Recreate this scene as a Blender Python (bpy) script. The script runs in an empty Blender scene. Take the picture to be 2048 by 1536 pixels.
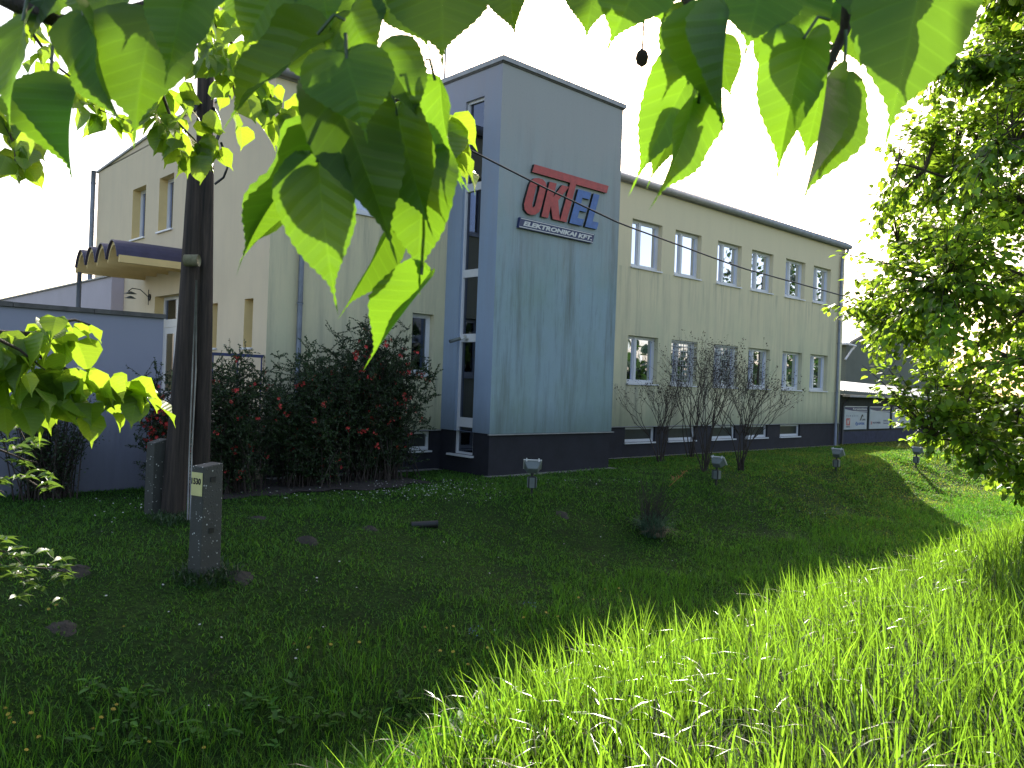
import bpy, math, random
import numpy as np
from mathutils import Vector, Matrix
random.seed(7)
rng = np.random.default_rng(11)
S = bpy.context.scene
C = S.collection
PI = math.pi
# ------------------------------------------------------------------ camera
F_PX = 1624.9
YAW, PITCH, ROLL = 0.7502, -0.0032, 0.0370
CAM = Vector((-14.391, -15.379, 2.152))
_cy, _sy, _cp, _sp, _cr, _sr = (math.cos(YAW), math.sin(YAW), math.cos(PITCH), math.sin(PITCH), math.cos(ROLL), math.sin(ROLL))
_R = Vector((_cy, -_sy, 0)); _F = Vector((_sy*_cp, _cy*_cp, _sp)); _U = _R.cross(_F)
_X = _R*_cr + _U*_sr; _Y = -_R*_sr + _U*_cr
cam_d = bpy.data.cameras.new('camera'); cam = bpy.data.objects.new('camera', cam_d); C.objects.link(cam)
cam.matrix_world = Matrix(((_X.x, _Y.x, -_F.x, CAM.x), (_X.y, _Y.y, -_F.y, CAM.y), (_X.z, _Y.z, -_F.z, CAM.z), (0, 0, 0, 1)))
cam_d.sensor_width = 36; cam_d.lens = 36*F_PX/2048; cam_d.clip_start = 0.05; cam_d.clip_end = 3000
cam_d.dof.use_dof = True; cam_d.dof.focus_distance = 16.0; cam_d.dof.aperture_fstop = 24
S.camera = cam
# ------------------------------------------------------------------ light
SUN_EL, SUN_AZ = math.radians(29.4), math.radians(51.3)     # azimuth from +Y towards +X
W = bpy.data.worlds.new('World'); S.world = W; W.use_nodes = True
wt = W.node_tree; wt.nodes.clear()
wo = wt.nodes.new('ShaderNodeOutputWorld'); wb = wt.nodes.new('ShaderNodeBackground'); ws = wt.nodes.new('ShaderNodeTexSky')
ws.sky_type = 'NISHITA'; ws.sun_disc = False; ws.sun_elevation = SUN_EL; ws.sun_rotation = SUN_AZ
ws.air_density = 1.0; ws.dust_density = 2.5; ws.ozone_density = 1.0
wb.inputs['Strength'].default_value = 0.15
wm = wt.nodes.new('ShaderNodeMix'); wm.data_type = 'RGBA'; wm.blend_type = 'MULTIPLY'; wm.inputs[0].default_value = 1.0
wm.inputs[7].default_value = (1.13, 1.0, 0.90, 1)      # white balance of the photograph
wt.links.new(ws.outputs[0], wm.inputs[6]); wt.links.new(wm.outputs[2], wb.inputs[0]); wt.links.new(wb.outputs[0], wo.inputs[0])
sd = Vector((math.sin(SUN_AZ)*math.cos(SUN_EL), math.cos(SUN_AZ)*math.cos(SUN_EL), math.sin(SUN_EL)))
sun_d = bpy.data.lights.new('sun', 'SUN'); sun = bpy.data.objects.new('sun', sun_d); C.objects.link(sun)
sun_d.energy = 4.8; sun_d.angle = math.radians(0.5); sun_d.color = (1.0, 0.94, 0.84)
sun.rotation_euler = sd.to_track_quat('Z', 'Y').to_euler()
S.view_settings.view_transform = 'Standard'; S.view_settings.look = 'None'; S.view_settings.gamma = 1
S.view_settings.use_curve_mapping = False
S.view_settings.exposure = 1.5

def P(px, py, D):
    """a place seen along a sight line, D metres in front of the camera"""
    return CAM + D*(_F + ((px-1024)*_X - (py-768)*_Y)/F_PX)
def on_ground(px, py):
    lo, hi = 0.8, 80
    d = P(px, py, 1)-CAM
    t = 1.5
    while t < 80:
        q = CAM+d*t
        if q.z < ground_z(q.x, q.y): break
        t += 0.05
    q = CAM+d*t
    return Vector((q.x, q.y, ground_z(q.x, q.y)))
# ------------------------------------------------------------------ materials
def newmat(name):
    m = bpy.data.materials.new(name); m.use_nodes = True
    nt = m.node_tree; nt.nodes.clear()
    o = nt.nodes.new('ShaderNodeOutputMaterial')
    return m, nt, o
def N(nt, t, **kw):
    n = nt.nodes.new(t)
    for k, v in kw.items(): setattr(n, k, v)
    return n
def noise(nt, scale, detail=4, coord='Object', sc=(1, 1, 1), rough=0.6):
    tc = N(nt, 'ShaderNodeTexCoord'); mp = N(nt, 'ShaderNodeMapping'); mp.inputs['Scale'].default_value = sc
    nt.links.new(tc.outputs[coord], mp.inputs[0])
    n = N(nt, 'ShaderNodeTexNoise'); n.inputs['Scale'].default_value = scale; n.inputs['Detail'].default_value = detail
    n.inputs['Roughness'].default_value = rough
    nt.links.new(mp.outputs[0], n.inputs['Vector'])
    return n.outputs['Fac']
def ramp(nt, fac, stops):
    r = N(nt, 'ShaderNodeValToRGB'); e = r.color_ramp.elements
    while len(e) < len(stops): e.new(0.5)
    for i, (p, c) in enumerate(stops):
        e[i].position = p; e[i].color = (c[0], c[1], c[2], 1) if not isinstance(c, (int, float)) else (c, c, c, 1)
    nt.links.new(fac, r.inputs[0]); return r.outputs[0]
def mixc(nt, a, b, fac, mode='MIX'):
    m = N(nt, 'ShaderNodeMix', data_type='RGBA', blend_type=mode)
    for v, i in ((fac, 0), (a, 6), (b, 7)):
        if isinstance(v, (int, float)): m.inputs[i].default_value = v
        elif isinstance(v, tuple): m.inputs[i].default_value = (v[0], v[1], v[2], 1)
        else: nt.links.new(v, m.inputs[i])
    return m.outputs[2]
def mathn(nt, op, a, b=0.0, clamp=False):
    m = N(nt, 'ShaderNodeMath', operation=op); m.use_clamp = clamp
    for v, i in ((a, 0), (b, 1)):
        if isinstance(v, (int, float)): m.inputs[i].default_value = v
        else: nt.links.new(v, m.inputs[i])
    return m.outputs[0]
def bump(nt, h, strength, dist=0.02):
    b = N(nt, 'ShaderNodeBump'); b.inputs['Strength'].default_value = strength; b.inputs['Distance'].default_value = dist
    nt.links.new(h, b.inputs['Height']); return b.outputs[0]
def simple(name, col, rough=0.6, metal=0.0, var=0.25, scale=6, bmp=0.15, sc=(1, 1, 1), spec=0.5):
    m, nt, o = newmat(name); b = N(nt, 'ShaderNodeBsdfPrincipled')
    b.inputs['Roughness'].default_value = rough; b.inputs['Metallic'].default_value = metal
    b.inputs['Specular IOR Level'].default_value = spec
    f = noise(nt, scale, 6, sc=sc)
    lo = tuple(c*(1-var) for c in col); hi = tuple(min(1, c*(1+var)) for c in col)
    nt.links.new(ramp(nt, f, [(0.3, lo), (0.7, hi)]), b.inputs['Base Color'])
    if bmp: nt.links.new(bump(nt, noise(nt, scale*8, 4, sc=sc), bmp, 0.01), b.inputs['Normal'])
    nt.links.new(b.outputs[0], o.inputs[0]); return m
def stucco(name, col, dirt, algae, streak=0.5, algae_amt=0.4, zlo=0.9, ztop=8.2, topgrey=0.3, grey=(0.3, 0.3, 0.3), spots=0.0, sills=()):
    m, nt, o = newmat(name); b = N(nt, 'ShaderNodeBsdfPrincipled'); b.inputs['Roughness'].default_value = 0.92
    b.inputs['Specular IOR Level'].default_value = 0.15
    base = mixc(nt, tuple(c*0.88 for c in col), tuple(c*1.08 for c in col), noise(nt, 0.9, 6))
    # blotches of weathering
    bl = ramp(nt, noise(nt, 0.55, 7, sc=(1, 1, 0.8), rough=0.65), [(0.42, 0.0), (0.68, 1.0)])
    base = mixc(nt, base, algae, mathn(nt, 'MULTIPLY', bl, algae_amt))
    # drip streaks
    st = ramp(nt, noise(nt, 2.6, 8, sc=(1, 1, 0.07), rough=0.7), [(0.47, 0.0), (0.66, 1.0)])
    base = mixc(nt, base, dirt, mathn(nt, 'MULTIPLY', st, streak))
    fs = ramp(nt, noise(nt, 16, 4, sc=(1, 1, 0.10), rough=0.7), [(0.58, 0.0), (0.72, 1.0)])
    base = mixc(nt, base, dirt, mathn(nt, 'MULTIPLY', fs, streak*0.45))
    # tone change towards the top (grime on the tower) and splash band at the foot, edges broken by noise
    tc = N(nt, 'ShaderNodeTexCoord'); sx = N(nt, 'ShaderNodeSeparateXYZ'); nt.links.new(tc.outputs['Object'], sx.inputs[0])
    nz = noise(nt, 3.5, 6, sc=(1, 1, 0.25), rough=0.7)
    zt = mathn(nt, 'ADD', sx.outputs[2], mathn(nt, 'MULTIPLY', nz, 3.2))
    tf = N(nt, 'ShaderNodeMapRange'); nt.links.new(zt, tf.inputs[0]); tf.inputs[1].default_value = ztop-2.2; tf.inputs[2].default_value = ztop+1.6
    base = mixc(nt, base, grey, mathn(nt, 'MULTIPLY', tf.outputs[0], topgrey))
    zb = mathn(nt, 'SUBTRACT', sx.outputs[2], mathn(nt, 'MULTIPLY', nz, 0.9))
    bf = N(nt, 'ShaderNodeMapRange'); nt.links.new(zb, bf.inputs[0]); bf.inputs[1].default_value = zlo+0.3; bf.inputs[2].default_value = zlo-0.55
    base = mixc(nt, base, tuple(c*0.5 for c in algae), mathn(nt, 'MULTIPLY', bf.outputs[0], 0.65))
    for zs in sills:       # runs of dirt washed down below the window sills
        mr = N(nt, 'ShaderNodeMapRange'); nt.links.new(sx.outputs[2], mr.inputs[0]); mr.inputs[1].default_value = zs-1.7; mr.inputs[2].default_value = zs
        lt = mathn(nt, 'LESS_THAN', sx.outputs[2], zs-.02)
        rn = ramp(nt, noise(nt, 4.5, 7, sc=(1, 1, 0.05), rough=0.75), [(0.50, 0.0), (0.66, 1.0)])
        base = mixc(nt, base, dirt, mathn(nt, 'MULTIPLY', mathn(nt, 'MULTIPLY', mathn(nt, 'MULTIPLY', mr.outputs[0], lt), rn), 0.75))
    if spots:
        vt = N(nt, 'ShaderNodeTexNoise'); vt.inputs['Scale'].default_value = 45; nt.links.new(tc.outputs['Object'], vt.inputs['Vector'])
        base = mixc(nt, base, dirt, mathn(nt, 'MULTIPLY', ramp(nt, vt.outputs[0], [(0.66, 0.0), (0.74, 1.0)]), spots))
    nt.links.new(base, b.inputs['Base Color'])
    nt.links.new(bump(nt, noise(nt, 90, 3), 0.35, 0.004), b.inputs['Normal'])
    nt.links.new(b.outputs[0], o.inputs[0]); return m
def glass_mat(name, refl=0.45, tint=(0.6, 0.65, 0.7)):
    m, nt, o = newmat(name)
    g = N(nt, 'ShaderNodeBsdfGlossy'); g.inputs['Roughness'].default_value = 0.015; g.inputs['Color'].default_value = (0.74, 0.80, 1, 1)
    nt.links.new(bump(nt, noise(nt, 0.7, 2), 0.02, 0.05), g.inputs['Normal'])
    t = N(nt, 'ShaderNodeBsdfTransparent'); t.inputs['Color'].default_value = (*tint, 1)
    lw = N(nt, 'ShaderNodeFresnel'); lw.inputs['IOR'].default_value = 1.5
    f = mathn(nt, 'ADD', lw.outputs[0], refl, True)
    mx = N(nt, 'ShaderNodeMixShader'); nt.links.new(f, mx.inputs[0]); nt.links.new(t.outputs[0], mx.inputs[1]); nt.links.new(g.outputs[0], mx.inputs[2])
    nt.links.new(mx.outputs[0], o.inputs[0]); return m
def leaf_mat(name, col, trans, rough=0.42, veins=True, tmix=0.5, spec=0.5, var=0.2, under=None):
    m, nt, o = newmat(name)
    b = N(nt, 'ShaderNodeBsdfPrincipled'); b.inputs['Roughness'].default_value = rough; b.inputs['Specular IOR Level'].default_value = spec
    t = N(nt, 'ShaderNodeBsdfTranslucent')
    oi = N(nt, 'ShaderNodeObjectInfo'); at = N(nt, 'ShaderNodeAttribute'); at.attribute_name = 'tint'
    v = mathn(nt, 'ADD', mathn(nt, 'MULTIPLY', mathn(nt, 'SUBTRACT', oi.outputs['Random'], 0.5), var), mathn(nt, 'MULTIPLY', at.outputs['Fac'], var))
    v = mathn(nt, 'ADD', v, 1.0)
    def shade(c, vein, amt):
        x = mixc(nt, (0, 0, 0), c, 1.0)
        if vein is not None: x = mixc(nt, x, tuple(min(1, q*1.7) for q in c), mathn(nt, 'MULTIPLY', vein, amt))
        hv = N(nt, 'ShaderNodeHueSaturation'); nt.links.new(v, hv.inputs['Value']); nt.links.new(x, hv.inputs['Color'])
        return hv.outputs[0]
    vein = None
    if veins:
        uv = N(nt, 'ShaderNodeUVMap'); sx = N(nt, 'ShaderNodeSeparateXYZ'); nt.links.new(uv.outputs[0], sx.inputs[0])
        au = mathn(nt, 'ABSOLUTE', sx.outputs[0])
        fr = mathn(nt, 'ABSOLUTE', mathn(nt, 'SUBTRACT', mathn(nt, 'FRACT', mathn(nt, 'MULTIPLY', sx.outputs[1], 8.0)), 0.5))
        lv = ramp(nt, fr, [(0.0, 1.0), (0.09, 0.0)])
        mv = ramp(nt, au, [(0.0, 1.0), (0.045, 0.0)])
        vein = mathn(nt, 'MAXIMUM', lv, mv)
        nn = noise(nt, 25, 3, 'UV')
        hgt = mathn(nt, 'ADD', ramp(nt, fr, [(0.0, 0.0), (0.5, 1.0)]), mathn(nt, 'MULTIPLY', nn, 0.4))
        nb = bump(nt, hgt, 0.22, 0.003)
        nt.links.new(nb, b.inputs['Normal'])
    cfront = shade(col, vein, 0.35)
    if under:
        ge = N(nt, 'ShaderNodeNewGeometry')
        cfront = mixc(nt, cfront, under, ge.outputs['Backfacing'])
    nt.links.new(cfront, b.inputs['Base Color']); nt.links.new(shade(trans, vein, -0.0 if vein is None else 0.22), t.inputs['Color'])
    mx = N(nt, 'ShaderNodeMixShader'); mx.inputs[0].default_value = tmix
    nt.links.new(b.outputs[0], mx.inputs[1]); nt.links.new(t.outputs[0], mx.inputs[2]); nt.links.new(mx.outputs[0], o.inputs[0])
    return m
M = {}
M['cream'] = stucco('cream_render', (0.62, 0.565, 0.38), (0.27, 0.27, 0.22), (0.38, 0.44, 0.31), 0.55, 0.45, 1.0, 6.6, 0.85, (0.70, 0.60, 0.41), 0.3, (5.7, 2.22))
M['cream_gable'] = stucco('cream_render_gable', (0.72, 0.585, 0.415), (0.50, 0.42, 0.33), (0.56, 0.48, 0.37), 0.16, 0.14, 1.0, 8.2, 0.15, (0.5, 0.46, 0.4))
M['blue_side'] = stucco('blue_render_side', (0.27, 0.345, 0.48), (0.24, 0.26, 0.31), (0.26, 0.32, 0.38), 0.35, 0.25, 1.0, 9.2, 0.9, (0.32, 0.31, 0.35), 0.4)
M['blue_front'] = stucco('blue_render_front', (0.275, 0.365, 0.42), (0.16, 0.19, 0.19), (0.23, 0.315, 0.29), 1.0, 0.8, 1.0, 8.2, 0.95, (0.35, 0.35, 0.35), 0.75)
M['plinth'] = simple('plinth_navy', (0.012, 0.012, 0.020), 0.8, var=0.3, scale=3)
M['metal'] = simple('zinc_metal', (0.30, 0.30, 0.31), 0.55, 0.15, 0.2, 5, 0.05)
M['pipe'] = simple('painted_pipe', (0.17, 0.19, 0.24), 0.45, 0.2, 0.2, 5, 0.05)
M['dark'] = simple('dark_interior', (0.03, 0.03, 0.03), 0.9, var=0.3, scale=2)
M['pvc'] = simple('white_pvc', (0.62, 0.62, 0.66), 0.35, var=0.05, scale=3, bmp=0.0)
M['glass'] = glass_mat('window_glass', 0.22)
M['glass_stair'] = glass_mat('stairwell_glass', 0.10, (0.12, 0.14, 0.14))
M['glass_dark'] = glass_mat('stair_glass', 0.05, (0.5, 0.55, 0.55))
M['glass_cellar'] = simple('cellar_glass', (0.035, 0.04, 0.04), 0.35, var=.3, scale=2, bmp=0, spec=.3)
M['curtain_green'] = simple('green_curtain', (0.16, 0.20, 0.11), 0.9, sc=(12, 12, 0.5), scale=2)
M['curtain_orange'] = simple('orange_curtain', (0.40, 0.22, 0.06), 0.9, sc=(12, 12, 0.5), scale=2)
M['blind'] = simple('pale_blind', (0.22, 0.23, 0.22), 0.9, sc=(1, 1, 8), scale=2)
M['red'] = simple('sign_red', (0.36, 0.04, 0.035), 0.5, var=0.25, scale=7, bmp=0.03)
M['signblue'] = simple('sign_blue', (0.045, 0.12, 0.34), 0.5, var=0.2, scale=7, bmp=0.03)
M['black'] = simple('black_paint', (0.012, 0.012, 0.012), 0.55, var=0.2)
M['navy'] = simple('navy_print', (0.02, 0.03, 0.10), 0.5, var=0.2, bmp=0.0)
M['white'] = simple('white_print', (0.55, 0.55, 0.54), 0.5, var=0.08, scale=9, bmp=0.02)
M['board'] = simple('pale_board', (0.40, 0.44, 0.48), 0.4, var=0.08, scale=3, bmp=0.02)
M['wood'] = simple('creosoted_wood', (0.034, 0.024, 0.019), 0.85, var=0.9, scale=2.2, bmp=1.0, sc=(9, 9, 0.35))
M['concrete_wall'] = stucco('painted_block_wall', (0.125, 0.13, 0.185), (0.075, 0.075, 0.095), (0.25, 0.25, 0.31), 0.7, 1.0, 0.0, 2.4, 0.95, (0.28, 0.29, 0.365))  # paler grey-blue mixed in towards the top of the wall
M['coping'] = simple('cement_coping', (0.10, 0.095, 0.09), 0.9, var=0.3, scale=6)
M['navyroof'] = simple('blue_sheet_roof', (0.05, 0.045, 0.09), 0.45, 0.1, 0.2, 4, 0.05)
M['bounce_yellow'] = simple('sun_bounce_cream', (0.72, 0.55, 0.26), 0.85, var=0.08, scale=2)  # yellow of reflected sunlight put into the canopy and reveal colour
M['railing'] = simple('navy_railing', (0.03, 0.04, 0.12), 0.5)
M['lightgrey'] = simple('light_grey_metal', (0.13, 0.15, 0.15), 0.45, 0.1, 0.12, 5, 0.03)
M['cable'] = simple('black_rubber', (0.012, 0.012, 0.014), 0.35, var=0.2)
M['conduit'] = simple('grey_conduit', (0.22, 0.22, 0.21), 0.4, 0.4)
M['plate'] = simple('yellow_plate', (0.62, 0.58, 0.26), 0.5, var=0.08)
M['shed'] = simple('dark_shed_wall', (0.03, 0.032, 0.03), 0.85, var=0.3)
M['shedlow'] = simple('navy_shed_plinth', (0.028, 0.032, 0.06), 0.85, var=0.3)
M['sheetroof'] = simple('white_corrugated_sheet', (0.62, 0.62, 0.60), 0.5, var=0.1, scale=4)
M['hall'] = simple('grey_green_render', (0.13, 0.145, 0.12), 0.9, var=0.1, scale=1)
M['hallroof'] = simple('brown_sheet_roof', (0.34, 0.29, 0.25), 0.7, var=0.08, scale=1)
M['annex'] = simple('lilac_render', (0.45, 0.40, 0.45), 0.9, var=0.06, scale=1)
M['soil'] = simple('garden_soil', (0.014, 0.010, 0.008), 1.0, var=0.5, scale=9, bmp=0.9)
M['mole'] = simple('dry_earth', (0.030, 0.026, 0.020), 1.0, var=0.4, scale=14, bmp=0.9)
M['gravel'] = simple('pebble_strip', (0.20, 0.19, 0.17), 0.9, var=0.6, scale=30, bmp=0.9)
M['asphalt'] = simple('asphalt', (0.05, 0.05, 0.05), 0.9, var=0.2, scale=8)
M['bark'] = simple('lime_bark', (0.055, 0.04, 0.028), 0.85, var=0.45, scale=9, bmp=0.8, sc=(3, 3, 0.6))
M['twig'] = simple('bare_twig', (0.035, 0.025, 0.02), 0.85, var=0.4, scale=12, bmp=0.2)
M['seed'] = simple('dry_seed_head', (0.045, 0.028, 0.022), 0.9, var=0.4, scale=12)
M['lime'] = leaf_mat('lime_leaf', (0.040, 0.100, 0.014), (0.145, 0.29, 0.013), 0.42, True, 0.5, 0.45, 0.6)
M['lime_branch'] = leaf_mat('lime_leaf_young', (0.085, 0.16, 0.018), (0.29, 0.44, 0.025), 0.36, True, 0.5, 0.6, 0.4)
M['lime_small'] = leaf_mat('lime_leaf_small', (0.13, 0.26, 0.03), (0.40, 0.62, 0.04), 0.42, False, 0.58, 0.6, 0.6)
M['elder'] = leaf_mat('shrub_leaf', (0.05, 0.10, 0.025), (0.14, 0.24, 0.03), 0.33, False, 0.35, 0.7, 0.3)
M['quince'] = leaf_mat('quince_leaf', (0.028, 0.058, 0.019), (0.05, 0.11, 0.018), 0.4, False, 0.25, 0.45, 0.6)
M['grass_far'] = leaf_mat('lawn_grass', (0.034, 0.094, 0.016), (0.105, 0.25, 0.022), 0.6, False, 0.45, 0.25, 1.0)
M['grass_sunny'] = leaf_mat('sunny_lawn', (0.055, 0.085, 0.014), (0.30, 0.36, 0.035), 0.6, False, 0.5, 0.25, 0.7)  # drier, yellower grass, its colour also brightened to read as sunlit
M['grass_long'] = leaf_mat('long_grass', (0.034, 0.10, 0.012), (0.10, 0.27, 0.015), 0.5, False, 0.45, 0.3, 0.9)
M['grass_near'] = leaf_mat('bank_grass', (0.038, 0.085, 0.012), (0.165, 0.31, 0.018), 0.30, False, 0.5, 0.6, 0.95)
M['orn'] = leaf_mat('sedge', (0.07, 0.14, 0.085), (0.09, 0.18, 0.08), 0.5, False, 0.3, 0.4, 0.4)
M['straw'] = simple('dry_straw', (0.22, 0.16, 0.11), 0.9, var=0.3, scale=9)
M['orange'] = simple('orange_leaves', (0.45, 0.14, 0.05), 0.7, var=0.3)
M['petal_red'] = simple('quince_petal', (0.55, 0.035, 0.035), 0.6, var=0.3)
M['petal_yellow'] = simple('dandelion_petal', (0.36, 0.28, 0.02), 0.7, var=0.15)
M['petal_white'] = simple('daisy_petal', (0.35, 0.35, 0.33), 0.7, var=0.05)
M['petal_blue'] = simple('speedwell_petal', (0.03, 0.05, 0.22), 0.7, var=0.1)

# concrete stub with pale aggregate
def exposed_concrete():
    m, nt, o = newmat('pebbled_concrete'); b = N(nt, 'ShaderNodeBsdfPrincipled'); b.inputs['Roughness'].default_value = 0.85
    tc = N(nt, 'ShaderNodeTexCoord'); v = N(nt, 'ShaderNodeTexVoronoi'); v.inputs['Scale'].default_value = 26
    nt.links.new(tc.outputs['Object'], v.inputs['Vector'])
    peb = ramp(nt, v.outputs['Distance'], [(0.20, 1.0), (0.30, 0.0)])
    pick = ramp(nt, noise(nt, 9, 5), [(0.52, 0.0), (0.60, 1.0)])
    base = mixc(nt, (0.04, 0.04, 0.035), (0.075, 0.075, 0.065), noise(nt, 5, 6))
    nt.links.new(mixc(nt, base, (0.6, 0.6, 0.55), mathn(nt, 'MULTIPLY', peb, pick)), b.inputs['Base Color'])
    nt.links.new(bump(nt, mathn(nt, 'ADD', peb, noise(nt, 30, 5)), 0.7, 0.006), b.inputs['Normal'])
    nt.links.new(b.outputs[0], o.inputs[0]); return m
M['stub'] = exposed_concrete()
def ground_mat():
    m, nt, o = newmat('turf'); b = N(nt, 'ShaderNodeBsdfPrincipled'); b.inputs['Roughness'].default_value = 0.95
    b.inputs['Specular IOR Level'].default_value = 0.1
    a = mixc(nt, (0.016, 0.046, 0.008), (0.042, 0.085, 0.013), ramp(nt, noise(nt, 0.8, 8), [(0.35, 0.0), (0.65, 1.0)]))
    a = mixc(nt, a, (0.030, 0.026, 0.015), mathn(nt, 'MULTIPLY', ramp(nt, noise(nt, 2.2, 7), [(0.56, 0.0), (0.74, 1.0)]), 0.55))
    a = mixc(nt, a, (0.010, 0.02, 0.005), ramp(nt, noise(nt, 22, 6), [(0.4, 0.9), (0.62, 0.0)]))
    nt.links.new(a, b.inputs['Base Color'])
    nt.links.new(bump(nt, noise(nt, 30, 6), 1.0, 0.05), b.inputs['Normal'])
    nt.links.new(b.outputs[0], o.inputs[0]); return m
M['turf'] = ground_mat()

# ------------------------------------------------------------------ helpers
class MB:
    def __init__(s): s.v = []; s.f = []; s.mi = []
    def quad(s, a, b, c, d, mi=0):
        n = len(s.v); s.v += [tuple(a), tuple(b), tuple(c), tuple(d)]; s.f.append((n, n+1, n+2, n+3)); s.mi.append(mi)
    def poly(s, pts, mi=0):
        n = len(s.v); s.v += [tuple(p) for p in pts]; s.f.append(tuple(range(n, n+len(pts)))); s.mi.append(mi)
    def hexa(s, c, mi=0):
        n = len(s.v); s.v += [tuple(p) for p in c]
        for f in ((0, 3, 2, 1), (4, 5, 6, 7), (0, 1, 5, 4), (1, 2, 6, 5), (2, 3, 7, 6), (3, 0, 4, 7)):
            s.f.append(tuple(n+i for i in f)); s.mi.append(mi)
    def box(s, x0, x1, y0, y1, z0, z1, mi=0):
        s.hexa([(x0, y0, z0), (x1, y0, z0), (x1, y1, z0), (x0, y1, z0), (x0, y0, z1), (x1, y0, z1), (x1, y1, z1), (x0, y1, z1)], mi)
    def fbox(s, fr, u0, u1, z0, z1, n0, n1, mi=0):
        O, u, n = fr
        f = lambda a, b, c: (O[0]+u[0]*a+n[0]*c, O[1]+u[1]*a+n[1]*c, b)
        s.hexa([f(u0, z0, n0), f(u1, z0, n0), f(u1, z0, n1), f(u0, z0, n1), f(u0, z1, n0), f(u1, z1, n0), f(u1, z1, n1), f(u0, z1, n1)], mi)
    def tube(s, pts, r, n=8, mi=0, cap=True):
        pts = [Vector(p) for p in pts]; rs = r if isinstance(r, (list, tuple)) else [r]*len(pts)
        base = len(s.v); up = None
        for i, p in enumerate(pts):
            t = (pts[min(i+1, len(pts)-1)]-pts[max(i-1, 0)])
            t = t.normalized() if t.length > 1e-9 else Vector((0, 0, 1))
            if up is None:
                up = Vector((0, 0, 1)) if abs(t.z) < 0.9 else Vector((1, 0, 0))
            a = t.cross(up)
            if a.length < 1e-6: a = t.cross(Vector((0, 1, 0)))
            a.normalize(); b = a.cross(t).normalized(); up = b
            for k in range(n):
                an = 2*PI*k/n; q = p+(a*math.cos(an)+b*math.sin(an))*rs[i]; s.v.append(tuple(q))
        for i in range(len(pts)-1):
            for k in range(n):
                k2 = (k+1) % n
                s.f.append((base+i*n+k, base+i*n+k2, base+(i+1)*n+k2, base+(i+1)*n+k)); s.mi.append(mi)
        if cap:
            s.f.append(tuple(base+k for k in range(n))); s.mi.append(mi)
            s.f.append(tuple(base+(len(pts)-1)*n+k for k in reversed(range(n)))); s.mi.append(mi)
    def build(s, name, mats, parent=None, smooth=False, bevel=0):
        me = bpy.data.meshes.new(name); me.from_pydata(s.v, [], s.f)
        if not isinstance(mats, (list, tuple)): mats = [mats]
        for m in mats: me.materials.append(m)
        if len(mats) > 1: me.polygons.foreach_set('material_index', s.mi)
        if smooth: me.polygons.foreach_set('use_smooth', [True]*len(me.polygons))
        me.update(); o = bpy.data.objects.new(name, me); C.objects.link(o)
        if parent is not None: o.parent = parent
        if bevel:
            md = o.modifiers.new('bevel', 'BEVEL'); md.width = bevel; md.segments = 2; md.limit_method = 'ANGLE'
        return o
def npmesh(name, V, T, mats, parent=None, tint=None, uv=None, smooth=False):
    me = bpy.data.meshes.new(name); V = np.ascontiguousarray(V, dtype=np.float32).reshape(-1, 3); T = np.ascontiguousarray(T, dtype=np.int32).reshape(-1, 3)
    me.vertices.add(len(V)); me.vertices.foreach_set('co', V.ravel())
    me.loops.add(T.size); me.loops.foreach_set('vertex_index', T.ravel())
    me.polygons.add(len(T)); me.polygons.foreach_set('loop_start', np.arange(0, T.size, 3, dtype=np.int32)); me.polygons.foreach_set('loop_total', np.full(len(T), 3, dtype=np.int32))
    if smooth: me.polygons.foreach_set('use_smooth', np.ones(len(T), dtype=bool))
    me.materials.append(mats); me.update(calc_edges=True); me.validate()
    if tint is not None:
        a = me.attributes.new('tint', 'FLOAT', 'POINT'); a.data.foreach_set('value', np.asarray(tint, dtype=np.float32))
    o = bpy.data.objects.new(name, me); C.objects.link(o)
    if parent is not None: o.parent = parent
    return o
def tag(o, label=None, cat=None, group=None, kind=None):
    if label: o['label'] = label
    if cat: o['category'] = cat
    if group: o['group'] = group
    if kind: o['kind'] = kind
    return o
def thing(name, label, cat, group=None):
    o = bpy.data.objects.new(name, None); C.objects.link(o); o.empty_display_size = 0.2
    return tag(o, label, cat, group)
def text_mesh(name, s, size, mat, parent, origin, u, n, shear=0.0, bold=0.0, sx=1.0, extr=0.004, fit=None):
    """lettering standing on the plane with direction u (along), z up, n outward"""
    cu = bpy.data.curves.new(name, 'FONT'); cu.body = s; cu.size = size; cu.shear = shear; cu.offset = bold; cu.extrude = extr
    cu.resolution_u = 3
    tmp = bpy.data.objects.new(name, cu); C.objects.link(tmp)
    dg = bpy.context.evaluated_depsgraph_get(); me = bpy.data.meshes.new_from_object(tmp.evaluated_get(dg))
    bpy.data.objects.remove(tmp); me.materials.clear(); me.materials.append(mat)
    co = np.empty(len(me.vertices)*3, dtype=np.float32); me.vertices.foreach_get('co', co); co = co.reshape(-1, 3)
    if fit:
        mn, mx_ = co.min(0), co.max(0)
        co[:, 0] = (co[:, 0]-mn[0])/(mx_[0]-mn[0])*fit[0]; co[:, 1] = (co[:, 1]-mn[1])/(mx_[1]-mn[1])*fit[1]
    else: co[:, 0] *= sx
    O = np.array(origin); U = np.array((u[0], u[1], 0.)); Nn = np.array((n[0], n[1], 0.))
    w = O+co[:, :1]*U+co[:, 1:2]*np.array((0, 0, 1.))+co[:, 2:3]*Nn
    me.vertices.foreach_set('co', w.astype(np.float32).ravel()); me.update()
    o = bpy.data.objects.new(name, me); C.objects.link(o); o.parent = parent
    return o

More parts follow.
